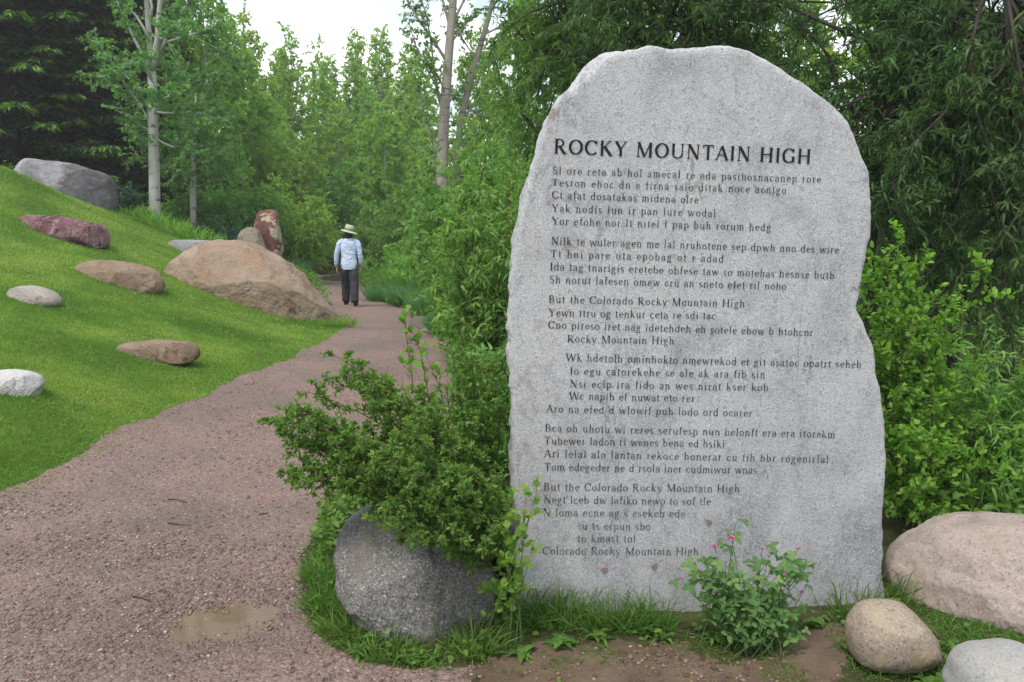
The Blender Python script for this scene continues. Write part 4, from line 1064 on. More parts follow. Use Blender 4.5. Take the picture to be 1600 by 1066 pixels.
# ---- cottonwood pair
D0 = 21.0
bx = P(690, 463, D0); bx[2] = ground_at(bx[0], bx[1]) - 0.1
tA = spline([bx, zpx(688, 380, D0), zpx(690, 290, D0), zpx(693, 200, D0), zpx(700, 100, D0), zpx(708, 0, D0), zpx(716, -150, D0)], 18)
lim = [(zpx(693, 200, D0), zpx(640, 40, D0 - .4), .045), (zpx(692, 180, D0), zpx(652, -20, D0), .04), (zpx(700, 100, D0), zpx(625, -30, D0), .045), (zpx(690, 270, D0), zpx(628, 215, D0 - .5), .025),
       (zpx(705, 50, D0), zpx(680, -120, D0), .04), (zpx(706, 40, D0), zpx(760, -60, D0 + .4), .04), (zpx(697, 150, D0), zpx(665, 90, D0 - 1), .025), (zpx(690, 250, D0), zpx(650, 130, D0 - .2), .03), (zpx(703, 70, D0), zpx(745, 20, D0 + 1), .03),
       (zpx(695, 180, D0), zpx(730, 120, D0 + 1), .025), (zpx(692, 230, D0), zpx(660, 235, D0 + .3), .02), (zpx(708, 10, D0), zpx(655, -70, D0 + 1), .03)]
tree('cottonwood_tree', 'tall cottonwood with a pale ridged straight trunk rising right of the sky gap', 'tree', bx, tA, np.linspace(.20, .07, 18), lim, M['cottonwood_bark'], M['aspen_leaf'], None, 12,
     twig_per_m=9, level2=1, twig_len=0.6, node=0.05, leaf=(0.10, 0.065), shape='kite', droop=0.35, t0=0.3, leaf_dir=(.4, .8, -.5), up=0.3, wob=0.03, arch=0.05, twr=0.006)
D0 = 21.8
bx = P(706, 460, D0); bx[2] = ground_at(bx[0], bx[1]) - 0.1
tA = spline([bx, zpx(708, 330, D0), zpx(714, 270, D0), zpx(721, 185, D0), zpx(742, 100, D0), zpx(760, 40, D0), zpx(785, -60, D0)], 18)
lim = [(zpx(721, 185, D0), zpx(775, 120, D0), .03), (zpx(735, 120, D0), zpx(790, 80, D0 - .5), .03), (zpx(716, 240, D0), zpx(770, 170, D0 - .6), .03), (zpx(712, 290, D0), zpx(770, 225, D0 - .8), .025),
       (zpx(745, 90, D0), zpx(700, 20, D0 + .8), .025), (zpx(755, 55, D0), zpx(830, 10, D0), .03), (zpx(765, 20, D0), zpx(800, -60, D0 - 1), .03), (zpx(730, 140, D0), zpx(760, 70, D0 + 1.2), .02)]
tree('cottonwood_tree', 'slimmer cottonwood with a trunk leaning right beside the tall straight one', 'tree', bx, tA, np.linspace(.13, .05, 18), lim, M['cottonwood_bark'], M['aspen_leaf'], None, 12,
     twig_per_m=10, level2=1, twig_len=0.7, node=0.05, leaf=(0.10, 0.065), shape='kite', droop=0.35, t0=0.25, leaf_dir=(.4, .8, -.5), up=0.3, wob=0.03, arch=0.05, twr=0.006)

# ---- dark pine over the bend
D0 = 36
bx = P(514, 430, D0); bx[2] = ground_at(bx[0], bx[1]) - .1
tA = spline([bx, zpx(514, 350, D0), zpx(514, 310, D0), zpx(515, 265, D0)], 14)
lim = [(tA[int(4 + i * 9 / 34)], tA[int(4 + i * 9 / 34)] + np.array([1.3 * math.cos(i * 2.4), 1.3 * math.sin(i * 2.4), .25]) * (1.15 - .6 * i / 34), .02) for i in range(35)]
tree('pine_tree', 'dark rough trunk standing in shade behind the walking person, left of the hat', 'tree', bx, tA, np.linspace(.27, .05, 14), lim, M['dark_bark'], M['aspen_leaf'], None, 10,
     twig_per_m=10, level2=1, twig_len=.6, node=.05, leaf=(.12, .07), shape='kite', twig_wood=False)

# ---- spruces
def spruce(name, label, px, D, height, rad, z0, z1, seed, group):
    global RNG
    RNG = np.random.default_rng(seed)
    wood, fol = MB(), MB()
    x = P(px, 365, D)[0]; base = np.array([x, D, ground_at(x, D) - .1])
    wood.tube([base, base + (0, 0, height * .5), base + (0, 0, height)], [.28, .17, .02], 9)
    z = z0
    while z < z1:
        Lz = rad * (1 - z / height) ** 0.8
        nb = 9
        a0 = RNG.random() * 6.28
        for i in range(nb):
            a = a0 + i * 6.283 / nb + RNG.normal() * .18
            L = Lz * (0.75 + .35 * RNG.random())
            p0 = base + np.array([0, 0, z + RNG.normal() * .1])
            hd = np.array([math.cos(a), math.sin(a), 0]); sdv = np.array([-math.sin(a), math.cos(a), 0])
            s = np.linspace(0, 1, 7)
            zz = -0.30 * L * s + 0.12 * L * s ** 3
            c = p0 + hd * (L * s)[:, None] + np.array([0, 0, 1.0]) * zz[:, None]
            wood.tube(c, np.linspace(.035, .008, 7), 4, cap=False)
            # side branchlets in a drooping flat spray
            m = int(L * 17); u = 0.2 + .8 * RNG.random(m); sg = np.sign(RNG.random(m) - .5)
            f = u * 6; k = np.minimum(f.astype(int), 5); w = (f - k)[:, None]
            q0 = c[k] * (1 - w) + c[k + 1] * w
            bl = (0.16 + .38 * (1 - u) * L / 2.2 + .12 * RNG.random(m))
            bd = nrm(hd * 0.75 + sdv * (sg * (0.4 + .5 * RNG.random(m)))[:, None] + np.array([0, 0, -0.16]))
            nn = 6
            t_ = (np.arange(nn) + .5) / nn
            q = q0[:, None] + bd[:, None] * (bl[:, None] * t_)[..., None]
            q[:, :, 2] -= (.35 * (bl[:, None] * t_) ** 2)
            q = q.reshape(-1, 3)
            mm = len(q)
            side2 = np.sign(RNG.random(mm) - .5)
            bdd = np.repeat(bd, nn, 0)
            nd = nrm(bdd * .8 + np.cross(bdd, [0, 0, 1.0]) * (side2 * (.2 + .5 * RNG.random(mm)))[:, None] + np.c_[np.zeros(mm), np.zeros(mm), RNG.normal(size=mm) * .22])
            tl = np.tile(t_, m)
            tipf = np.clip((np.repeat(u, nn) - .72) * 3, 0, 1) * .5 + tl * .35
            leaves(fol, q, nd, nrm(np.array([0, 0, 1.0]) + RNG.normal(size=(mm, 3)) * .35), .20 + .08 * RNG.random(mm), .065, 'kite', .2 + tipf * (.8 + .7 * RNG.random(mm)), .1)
        z += .33 + RNG.random() * .1
    root = empty(name, base, 0, label, 'tree', group)
    wood.build('trunk', M['dark_bark'], root, base, True)
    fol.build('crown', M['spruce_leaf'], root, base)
g_sp = 'dark spruces behind the lawn crest'
spruce('spruce_tree', 'dark drooping spruce filling the upper left corner above the grey boulder', 30, 24.5, 17, 4.3, .4, 9.5, 5, g_sp)
spruce('spruce_tree', 'dark spruce directly behind the forked white aspen', 165, 27, 16, 4.2, .2, 9.5, 6, g_sp)
spruce('spruce_tree', 'dark spruce at the far left edge beyond the other spruces', -90, 26, 17, 4.2, .4, 9.5, 8, g_sp)
spruce('spruce_tree', 'small deep shade spruce between the forked aspen and the bright aspens', 262, 31, 9, 3.0, .2, 8.5, 9, g_sp)
spruce('spruce_tree', 'spruce deepest in the shade behind the others, left of the forked aspen', 70, 32, 18, 4.6, .4, 12, 12, g_sp)
spruce('spruce_tree', 'spruce behind the spruce at the forked aspen, farther back in the shade', 205, 35, 18, 4.8, .4, 13, 13, g_sp)
RNG = np.random.default_rng(101)

# ---- the dark willow behind the monument
WK = dict(twig_per_m=9, twig_len=0.5, node=0.0185, leaf=(0.08, 0.0155), shape='lance', droop=0.4, t0=0.2, leaf_dir=(.6, .75, -.25), up=0.4, wob=0.07, arch=0.15, level2=1, twr=0.0026, tip_light=0.35, base_r=0.42, bend=0.15)
def willow(label, px, D, trunk, limbs, tr, mat, kw, group=None, nrand=0, sph=None, r2=0.03):
    bx = P(px, 365, D); bx[2] = ground_at(bx[0], bx[1]) - .1
    tp = spline([bx] + [P(*q) for q in trunk], 14)
    st = [(P(*a), P(*b_), r) for a, b_, r in limbs]
    if nrand:
        c, rx, ry, rz = sph
        for q in sph_targets(np.asarray(c), rx, ry, rz, nrand, .35):
            j = RNG.integers(5, 14)
            st.append((tp[j], q, .016))
    return tree('willow_tree', label, 'tree', bx, tp, np.linspace(tr, tr * .3, 14), st, M['dark_bark'], M[mat], group, 9, **kw)
g_w = 'willows crowding behind the monument'
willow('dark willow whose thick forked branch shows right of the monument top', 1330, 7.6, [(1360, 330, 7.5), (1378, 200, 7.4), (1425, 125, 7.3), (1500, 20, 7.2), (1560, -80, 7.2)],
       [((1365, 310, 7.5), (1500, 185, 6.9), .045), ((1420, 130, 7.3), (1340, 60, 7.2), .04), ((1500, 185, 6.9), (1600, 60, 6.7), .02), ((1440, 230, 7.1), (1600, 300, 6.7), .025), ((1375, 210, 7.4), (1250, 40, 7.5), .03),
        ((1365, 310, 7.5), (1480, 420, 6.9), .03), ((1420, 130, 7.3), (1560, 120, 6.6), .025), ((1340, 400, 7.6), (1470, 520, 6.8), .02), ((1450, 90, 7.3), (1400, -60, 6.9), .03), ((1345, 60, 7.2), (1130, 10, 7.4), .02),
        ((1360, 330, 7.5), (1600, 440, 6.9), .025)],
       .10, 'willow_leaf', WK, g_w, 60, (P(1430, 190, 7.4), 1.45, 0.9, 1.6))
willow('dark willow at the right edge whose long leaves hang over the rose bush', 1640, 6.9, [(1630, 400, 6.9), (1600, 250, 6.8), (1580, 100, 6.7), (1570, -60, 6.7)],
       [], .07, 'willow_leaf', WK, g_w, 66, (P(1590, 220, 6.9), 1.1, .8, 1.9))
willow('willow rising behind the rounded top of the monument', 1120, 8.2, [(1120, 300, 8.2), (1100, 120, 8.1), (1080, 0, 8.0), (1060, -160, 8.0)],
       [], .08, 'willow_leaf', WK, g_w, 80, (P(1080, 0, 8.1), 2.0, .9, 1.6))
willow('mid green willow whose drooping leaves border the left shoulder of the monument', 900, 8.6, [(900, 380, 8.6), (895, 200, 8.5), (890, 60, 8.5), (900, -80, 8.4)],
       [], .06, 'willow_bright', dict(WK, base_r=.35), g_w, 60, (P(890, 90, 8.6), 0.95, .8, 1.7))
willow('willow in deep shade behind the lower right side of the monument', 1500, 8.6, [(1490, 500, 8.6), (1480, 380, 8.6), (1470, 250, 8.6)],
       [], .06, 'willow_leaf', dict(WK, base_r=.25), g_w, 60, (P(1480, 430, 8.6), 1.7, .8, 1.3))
BK = dict(WK, base_r=.5, leaf=(.085, .021), twig_len=.42, twig_per_m=10)
def bush(label, px, D, h, r, mat, kw, n=26, name='willow_bush', cat='bush', group=None, wood='red_twig', lean=(0, 0), sr=.012, flat=1.0):
    x = P(px, 365, D)[0]; base = np.array([x, D, ground_at(x, D) - .05])
    wood_, fol = MB(), MB()
    st = []
    for i in range(n):
        a = RNG.random() * 6.283; rad = r * math.sqrt(RNG.random())
        top = h * (0.55 + .45 * RNG.random()) * (1 - .35 * (rad / r) ** 2)
        q = base + np.array([math.cos(a) * rad + lean[0], math.sin(a) * rad * flat + lean[1], top])
        p0 = base + np.array([math.cos(a), math.sin(a), 0]) * rad * .25
        st.append((p0, q, sr))
    grow(wood_, fol, st, **kw)
    root = empty(name, base, 0, label, cat, group)
    wood_.build('stems', M[wood], root, base)
    fol.build('foliage', M[mat], root, base)
    return root
g_b = 'willow bushes along the right of the path'
bush('bright willow bush touching the left edge of the monument halfway up', 800, 7.6, 2.3, .75, 'willow_bright', BK, 40, group=g_b)
bush('tall bright willow bush left of the monument, below the cottonwoods', 770, 10.5, 3.2, 1.0, 'willow_bright', dict(BK, node=.032, leaf=(.11, .028)), 44, group=g_b)
bush('olive green willow bush behind the bright one, under the leaning cottonwood', 745, 14.5, 3.5, 1.3, 'willow_bright', dict(BK, node=.045, leaf=(.13, .04), level2=1, twig_len=.6), 40, group=g_b)
bush('rounded dark green bush right of the walking person', 645, 26, 2.9, 1.5, 'aspen_leaf', dict(BK, node=.05, leaf=(.12, .045), shape='kite', twig_len=.6), 40, 'leafy_bush', group=g_b)
bush('dim bush behind the rounded dark one, above the hat', 588, 32, 2.9, 1.5, 'aspen_leaf', dict(BK, node=.06, leaf=(.14, .06), shape='kite', twig_len=.7), 36, 'leafy_bush', group=g_b)
bush('shaded bush at the foot of the straight cottonwood', 715, 22.5, 2.9, 1.4, 'aspen_leaf', dict(BK, node=.05, leaf=(.12, .035), shape='kite', twig_len=.6), 38, 'leafy_bush', group=g_b)
bush('low willow bush hiding the lower left side of the monument', 790, 5.6, 1.15, .45, 'willow_bright', dict(BK, base_r=.4, twig_len=.35), 26, group=g_b)
YK = dict(twig_per_m=9, twig_len=.32, node=.035, leaf=(.065, .028), shape='kite', droop=.25, t0=.25, leaf_dir=(.5, .8, .1), up=.45, level2=1, tip_light=.4, twig_wood=False)
g_y = 'light green weedy bushes beside the path'
bush('yellow green weedy bush leaning over the path right of the person', 618, 22.5, 1.5, 1.0, 'yellow_leaf', YK, 46, 'weedy_bush', group=g_y, wood='green_stem')
bush('yellow green weedy bush in the middle of the bank beside the path', 668, 19.5, 1.5, 1.05, 'yellow_leaf', YK, 50, 'weedy_bush', group=g_y, wood='green_stem')
bush('light green weedy bush nearest the monument on the bank', 726, 16.8, 1.5, 1.0, 'yellow_leaf', YK, 50, 'weedy_bush', group=g_y, wood='green_stem')
bush('mid green weedy bush below the tall bright willow bush', 768, 12.0, 1.25, .65, 'rose_leaf', YK, 40, 'weedy_bush', group=g_y, wood='green_stem')
bush('low bush in front of the rust red cabin', 560, 38, 2.4, 1.4, 'far_leaf', dict(BK, node=.07, leaf=(.15, .07), shape='kite', twig_len=.7), 34, 'leafy_bush', group=g_b)
g_l = 'bushes behind the huge boulder'
bush('leafy bush rising behind the upright red stone', 440, 26, 3.0, 1.7, 'far_leaf', dict(BK, node=.06, leaf=(.13, .06), shape='kite', twig_len=.7), 44, 'leafy_bush', group=g_l)
bush('round light bush over the far bend of the path', 478, 33, 2.6, 1.5, 'far_leaf', dict(BK, node=.07, leaf=(.15, .06), shape='kite', twig_len=.7), 36, 'leafy_bush', group=g_l)
bush('dense green bush right of the thin pale aspen trunk', 372, 25, 2.6, 1.5, 'aspen_leaf', dict(BK, node=.06, leaf=(.12, .07), shape='kite', twig_len=.7), 44, 'leafy_bush', group=g_l)
bush('shady bush between the forked aspen and the thin aspen', 275, 24, 1.5, 1.3, 'aspen_leaf', dict(BK, node=.06, leaf=(.11, .06), shape='kite', twig_len=.5), 36, 'leafy_bush', group=g_l)
bush('tall loose bush behind the other bushes left of the path bend', 405, 32, 5.0, 2.0, 'far_leaf', dict(BK, node=.08, leaf=(.16, .09), shape='kite', twig_len=.9), 44, 'leafy_bush', group=g_l)
bush('blue green juniper spreading left of the upright red stone', 352, 21.5, .75, 1.1, 'juniper_leaf', dict(YK, node=.02, leaf=(.08, .016), twig_len=.3), 46, 'juniper_bush', group=None, wood='dark_bark')
bush('dark low plant with small leaves beside the grey boulder on the crest', 192, 21.0, .8, .55, 'juniper_leaf', dict(YK, node=.03, leaf=(.09, .03)), 30, 'leafy_plant', 'plant', wood='green_stem')

# strap leaved plants on the crest
def strap_plant(label, px, D, h, r, n, mat, w=.03, name='iris_plant', group=None, bend=.5, cat='plant'):
    x = P(px, 365, D)[0]; base = np.array([x, D, ground_at(x, D) - .02])
    a = RNG.random(n) * 6.283; rad = r * np.sqrt(RNG.random(n))
    pos = base + np.c_[np.cos(a) * rad, np.sin(a) * rad, np.zeros(n)]
    d = nrm(np.c_[np.cos(a) * (.15 + .5 * rad / r), np.sin(a) * (.15 + .5 * rad / r), np.ones(n)] + RNG.normal(size=(n, 3)) * .18)
    b_ = MB(); ln = h * (.5 + .5 * RNG.random(n))
    T, tri = SHAPES['blade']
    leaves(b_, pos, d, rand_unit(n), ln, w, 'lance', .45 + RNG.normal(size=n) * .2, bend * RNG.random(n))
    o = b_.build(name, M[mat], base=base)
    return tag(o, label, cat, group)
g_i = 'strap leaved plants on the lawn crest'
for px, D, h, lab in [(205, 20.8, .55, 'pale green strap leaved plant at the left end of the row on the crest'), (235, 20.6, .6, 'pale strap leaved plant below the forked aspen trunk'),
                      (262, 20.5, .55, 'strap leaved plant third along the crest, right of the forked aspen'), (290, 20.4, .6, 'taller strap leaved plant below the thin aspen'),
                      (318, 20.3, .5, 'strap leaved plant above the flat grey stone'), (345, 20.3, .35, 'low strap leaved plant left of the small lichen stone')]:
    strap_plant(lab, px, D, h, .42, 150, 'yellow_leaf', .035, group=g_i)
g_g = 'tall blue green grass clumps along the path'
for px, D, h, lab in [(612, 20.8, .7, 'tall blue green grass clump on the path edge right of the person'), (652, 18.6, .75, 'broad blue green grass clump in the middle of the bank edge'),
                      (694, 16.6, .7, 'blue green grass clump nearer the monument on the path edge'), (440, 24.5, .8, 'tall grass clump right of the upright red stone'),
                      (452, 27, .8, 'tall grass clump beside the far puddle'), (728, 13.6, .6, 'thin grass clump where the path edge meets the weedy bushes')]:
    strap_plant(lab, px, D, h, .55, 1100, 'blue_grass', .02, 'grass_clump', g_g, .35, 'grass')
strap_plant('small dark green grass clump at the right tip of the huge boulder', 524, 14.3, .28, .28, 260, 'lawn_blade', .014, 'grass_clump', None, .5, 'grass')

# ---- rose bush right of the monument
RK = dict(twig_per_m=12, twig_len=.24, node=.022, k=2, leaf=(.033, .018), shape='round', droop=.3, t0=.2, leaf_dir=(.6, .8, .1), up=.55, level2=1, tip_light=.45, base_r=.45, twr=.0016)
def guided_bush(name, label, cat, base, targets, mat, wood, kw, r=.006, jit=.12, rep=1, group=None):
    wood_, fol = MB(), MB(); base = np.asarray(base, float); st = []
    for q in targets:
        q = P(*q)
        for i in range(rep):
            st.append((base + RNG.normal(size=3) * (.05, .05, 0), q + (RNG.normal(size=3) * jit if i else 0), r))
    grow(wood_, fol, st, **kw)
    root = empty(name, base, 0, label, cat, group)
    wood_.build('stems', M[wood], root, base); fol.build('foliage', M[mat], root, base)
    return root
bp = P(1420, 900, 4.5); bp[2] = 0
guided_bush('rose_bush', 'bright green wild rose bush growing against the right edge of the monument', 'bush', bp,
            [(1390, 395, 4.3), (1430, 415, 4.3), (1365, 430, 4.4), (1400, 480, 4.2), (1440, 470, 4.4), (1385, 540, 4.2), (1430, 560, 4.2), (1470, 545, 4.4), (1400, 620, 4.1), (1450, 640, 4.1), (1500, 620, 4.3), (1410, 700, 4.0), (1460, 720, 4.0), (1510, 700, 4.2), (1400, 770, 4.0), (1440, 800, 3.95), (1530, 760, 4.2), (1560, 690, 4.4)],
            'rose_leaf', 'red_twig', RK, .004, .12, 3)
bp = P(1560, 880, 4.7); bp[2] = 0
guided_bush('willow_bush', 'young willow bush with narrow pale leaves between the rose bush and the right edge', 'bush', bp,
            [(1520, 600, 4.6), (1560, 585, 4.6), (1600, 610, 4.6), (1500, 660, 4.5), (1550, 660, 4.4), (1590, 680, 4.4), (1630, 650, 4.6), (1560, 740, 4.3), (1600, 750, 4.3), (1530, 790, 4.4), (1640, 740, 4.5)],
            'willow_bright', 'green_stem', dict(WK, twig_len=.34, node=.02, leaf=(.07, .013), twig_per_m=10, base_r=.6), .004, .15, 5)

# ---- shrub draped over the granite boulder
SK_ = dict(twig_per_m=26, twig_len=.095, node=.013, k=4, leaf=(.023, .0098), shape='kite', droop=.5, t0=.22, leaf_dir=(.5, .9, .15), up=.4, level2=1, tip_light=.35, base_r=.45, twr=.0012, arch=.45, wob=.05)
bp = P(770, 850, 3.6); bp[2] = 0.05
guided_bush('potentilla_shrub', 'dark green fine leaved shrub spreading over the granite boulder beside the monument', 'shrub', bp,
            [(436, 660, 3.25), (470, 722, 3.15), (488, 752, 3.15), (446, 702, 3.2), (600, 800, 2.97), (540, 765, 3.1), (665, 830, 2.93), (712, 846, 2.93), (745, 815, 3.0), (620, 775, 3.0), (680, 770, 2.95), (450, 640, 3.35), (465, 690, 3.2), (450, 745, 3.15), (480, 612, 3.4), (520, 600, 3.5), (560, 610, 3.5), (500, 660, 3.3), (540, 690, 3.15), (505, 720, 3.2), (560, 740, 3.05), (590, 640, 3.35), (620, 690, 3.1), (600, 600, 3.7),
             (650, 620, 3.6), (640, 740, 2.98), (680, 800, 2.95), (575, 755, 3.12), (612, 765, 3.08), (660, 780, 2.98), (720, 800, 2.98), (700, 680, 3.1), (720, 620, 3.5), (690, 840, 2.98), (740, 760, 3.1), (740, 700, 3.3), (740, 840, 3.1), (745, 640, 3.6), (720, 580, 3.8), (660, 660, 3.3), (700, 740, 3.0), (640, 800, 2.97), (505, 745, 3.22), (748, 780, 3.2)],
            'shrub_leaf', 'red_twig', SK_, .0045, .08, 2)
TK = dict(SK_, arch=.0, t0=.3, twig_len=.09, twig_per_m=22)
bp = P(760, 800, 3.7); bp[2] = .05
guided_bush('potentilla_shrub', 'tall thin dark stems of a sparse shrub standing up left of the monument', 'shrub', bp,
            [(697, 500, 3.7), (735, 540, 3.75), (768, 560, 3.75), (780, 600, 3.7), (752, 590, 3.8)], 'shrub_leaf', 'dark_bark', TK, .006, .05, 1)
bp = P(690, 800, 3.75); bp[2] = .05
guided_bush('wild_rose', 'single wild rose stem with broad leaves sticking up above the shrub over the path', 'plant', bp,
            [(632, 492, 3.7), (650, 520, 3.72), (668, 560, 3.7)], 'rose_leaf', 'red_twig', dict(RK, t0=.5, twig_per_m=16, twig_len=.12, node=.025, k=1, leaf=(.034, .026), arch=0, level2=0, base_r=.4), .004, .05, 1)
# yellowish vine plant at the monument's left foot
bp = P(790, 960, 3.1); bp[2] = 0.0
guided_bush('currant_plant', 'yellow green leafy plant climbing at the lower left foot of the monument', 'plant', bp,
            [(838, 768, 3.08), (830, 800, 3.08), (800, 775, 3.1), (785, 800, 3.08), (800, 840, 3.05), (832, 850, 3.08), (780, 860, 3.0), (815, 880, 3.0), (790, 900, 2.98)], 'vine_leaf', 'green_stem',
            dict(RK, twig_per_m=14, twig_len=.10, node=.024, k=1, leaf=(.032, .03), level2=0, arch=.1, t0=.3), .003, .03, 1)

# ---- red clover in front of the monument
def clover():
    base = P(1170, 1000, 3.02); base[2] = 0
    stems_, fol = MB(), MB()
    heads = [(1143, 842), (1116, 855), (1191, 858), (1207, 848), (1248, 858), (1270, 880), (1064, 905), (1116, 925), (1253, 926), (1227, 898)]
    tops = heads + [(int(RNG.uniform(1080, 1265)), int(RNG.uniform(870, 985))) for _ in range(85)] + [(1150, 815)]
    for px, py in tops:
        p0 = base + RNG.normal(size=3) * (.06, .04, 0); p1 = P(px, py, 2.98 + RNG.random() * .14)
        c = stem_curve(p0, p1, .1, .04, 7); stems_.tube(c, np.linspace(.0022, .0012, 7), 4)
        for f in (.35, .5, .62, .74, .86, .97):
            if RNG.random() < .2: continue
            i = min(int(f * 6), 5); p = c[i] + (c[i + 1] - c[i]) * (f * 6 - i)
            o = p + nrm(RNG.normal(size=3) * (1, 1, .3) + (0, 0, .4)) * (.015 + .03 * RNG.random())
            stems_.tube([p, (p + o) / 2 + (0, 0, .004), o], .0008, 3, cap=False)
            a = RNG.random() * 6.28; sz = .021 + .016 * RNG.random()
            tilt = nrm(np.array([0, -.35, 1.0]) + RNG.normal(size=3) * .4)
            e1 = nrm(np.cross(tilt, [0.2, 1, .1])); e2 = np.cross(tilt, e1)
            ds = np.array([math.cos(a + q) * e1 + math.sin(a + q) * e2 for q in (0, 2.09, 4.19)])
            leaves(fol, np.repeat(o[None], 3, 0), ds, np.repeat(tilt[None], 3, 0), sz, sz * .62, 'round', .45 + RNG.normal() * .2, .1)
    root = empty('clover_plant', base, 0, 'red clover plant with pink flower heads growing in front of the monument', 'plant')
    stems_.build('stems', M['green_stem'], root, base); fol.build('leaves', M['clover_leaf'], root, base)
    t = NT('clover_pink'); pk = t.done(t.pbr(t.ramp(t.attr(), [(0, (0.45, 0.13, 0.28)), (1, (0.75, 0.36, 0.55))]), .7, .2)); 
    for i, (px, py) in enumerate(heads):
        c = P(px, py, 3.0); f = MB(); rr0 = (.0125, .0115, .008, .006, .009, .005, .008, .007, .0095, .007)[i]
        d = rand_unit(90); d[:, 2] = np.abs(d[:, 2]) * 1.0 - .25; d = nrm(d)
        leaves(f, c + d * rr0 * .35, d, rand_unit(90), rr0 * .9, rr0 * .35, 'kite', RNG.random(90), 0)
        f.build('flower', pk, root, base)
clover()

# ---- small plants at the monument's foot
def rosette(label, px, py, D, n, ln, wd, mat='weed_leaf', name='dandelion_plant', rise=.7, shape='lance', group='leafy weeds at the foot of the monument'):
    p = P(px, py, D); base = np.array([p[0], p[1], ground_at(p[0], p[1])])
    n = int(n * 2.2); a = RNG.random(n) * 6.283; f = MB()
    rz = rise * (.5 + 2.6 * RNG.random(n)); ln = ln * .85; wd = wd * (.8 + .6 * RNG.random())
    d = nrm(np.c_[np.cos(a), np.sin(a), rz]); nn = nrm(np.c_[-np.cos(a) * rz, -np.sin(a) * rz, np.ones(n)] + RNG.normal(size=(n, 3)) * .15)
    leaves(f, np.repeat(base[None], n, 0) + RNG.normal(size=(n, 3)) * (.008, .008, 0), d, nn, ln * (.35 + .6 * RNG.random(n)), wd * (.4 + .5 * RNG.random(n)), shape, .45 + RNG.normal(size=n) * .22, .5)
    return tag(f.build(name, M[mat], base=base), label, 'plant', group)
for px, py, D, n, ln, wd, rise, lab in [
    (1275, 975, 3.2, 9, .13, .035, 1.6, 'upright weed with long leaves right of the clover'), (1345, 960, 3.25, 12, .15, .05, .9, 'broad leaved weed behind the egg shaped stone'),
    (1392, 935, 3.35, 11, .16, .055, 1.3, 'tall dock weed between the monument and the pinkish boulder'), (1120, 985, 3.1, 8, .12, .04, .5, 'flat dandelion at the left foot of the clover'),
    (1035, 985, 3.1, 9, .10, .026, 1.0, 'dandelion in the grass left of the clover'), (935, 985, 3.1, 10, .12, .045, .7, 'dandelion in the grass under the middle of the inscription'),
    (880, 985, 3.05, 10, .12, .05, .7, 'broad leaved weed near the left foot of the monument'), (815, 985, 2.98, 11, .12, .035, .6, 'spreading weed beside the right end of the granite boulder'),
    (1005, 1045, 2.72, 14, .09, .03, .45, 'low green weed growing alone in the muddy patch'), (880, 1030, 2.75, 9, .06, .02, .5, 'small weed on the bare mud under the inscription'),
    (560, 970, 2.98, 16, .13, .02, .8, 'grassy weed in front of the granite boulder'), (500, 905, 3.2, 12, .10, .028, .7, 'weed on the path edge left of the granite boulder'),
    (1330, 1030, 2.72, 12, .06, .035, .4, 'small round leaved weed at the left of the egg shaped stone'), (1375, 1058, 2.66, 14, .055, .035, .4, 'small round leaved weed under the egg shaped stone'),
    (1455, 1030, 2.75, 14, .12, .03, .8, 'leafy weed between the egg shaped stone and the corner stone')]:
    rosette(lab, px, py, D, n, ln, wd, rise=rise)

for px, py, h, lab in [(552, 985, .21, 'tall grass clump leaning on the front of the granite boulder'), (512, 945, .17, 'grass clump at the left foot of the granite boulder, on the path edge'),
                       (612, 1018, .15, 'low grass clump under the front of the granite boulder'), (745, 1012, .20, 'grass clump between the granite boulder and the monument'), (500, 900, .16, 'grass clump on the path edge left of the granite boulder')]:
    q_ = G(px, py)
    strap_plant(lab, 800 + F * q_[0] / q_[1], q_[1], h, .10, 130, 'wild_blade', .007, 'grass_clump', 'grass clumps round the granite boulder', .6, 'grass')
# ---- grass, undergrowth and weeds (uncountable)
def blades(name, mat, pts, h, w, r, lean=.5, bend=.3):
    n = len(pts); d = nrm(RNG.normal(size=(n, 3)) * (lean, lean, .1) + np.array([0, 0, 1.0]))
    f = MB(); T = 'blade'
    leaves(f, pts, d, rand_unit(n) * (1, 1, .2), h, w, T, r, bend)
    o = f.build(name, M[mat]); o['kind'] = 'stuff'
    return o
def px_pts(poly, n):
    poly = np.array(poly, float); lo, hi = poly.min(0), poly.max(0)
    q = RNG.uniform(lo, hi, (n, 2)); q = q[inpoly(q[:, 0], q[:, 1], poly)]
    g = np.array([G(a_, b_) for a_, b_ in q])
    g[:, 2] = surf(g[:, 0], g[:, 1]) - .005
    return g
# lawn blades, denser close by
n = 820000
a = np.radians(RNG.uniform(-58, -2, n)); r = np.exp(RNG.uniform(math.log(3.2), math.log(26), n))
x, y = r * np.sin(a), r * np.cos(a)
am = .02 + .005 * r
m = inpoly(x + am * 3 * (fbm(x * 3, y * 3, 21) - .47), y + am * 3 * (fbm(x * 3, y * 3, 31) - .47), lawn_poly)
x, y, r = x[m], y[m], r[m]
z = surf(x, y) - .004
patch = fbm(x * .7, y * .7, 51); patch2 = fbm(x * 2.5, y * 2.5, 61)
hh = (.028 + .022 * RNG.random(len(x))) * (0.7 + .7 * patch2) * np.maximum(1, r / 9) ** .5
blades('lawn_grass', 'lawn_blade', np.c_[x, y, z], hh, .0035 * np.maximum(1, r / 5), .52 + 2.0 * (patch - .47) + 1.0 * (patch2 - .47) + RNG.normal(size=len(x)) * .2, .55)
n = 60000
a = np.radians(RNG.uniform(-36, -4, n)); r = np.exp(RNG.uniform(math.log(4), math.log(22), n)); x, y = r * np.sin(a), r * np.cos(a)
m = inpoly(x, y, lawn_poly) & (vn(x * 3.2, y * 3.2, 55) * .6 + vn(x * 11, y * 11, 56) * .4 > .66)
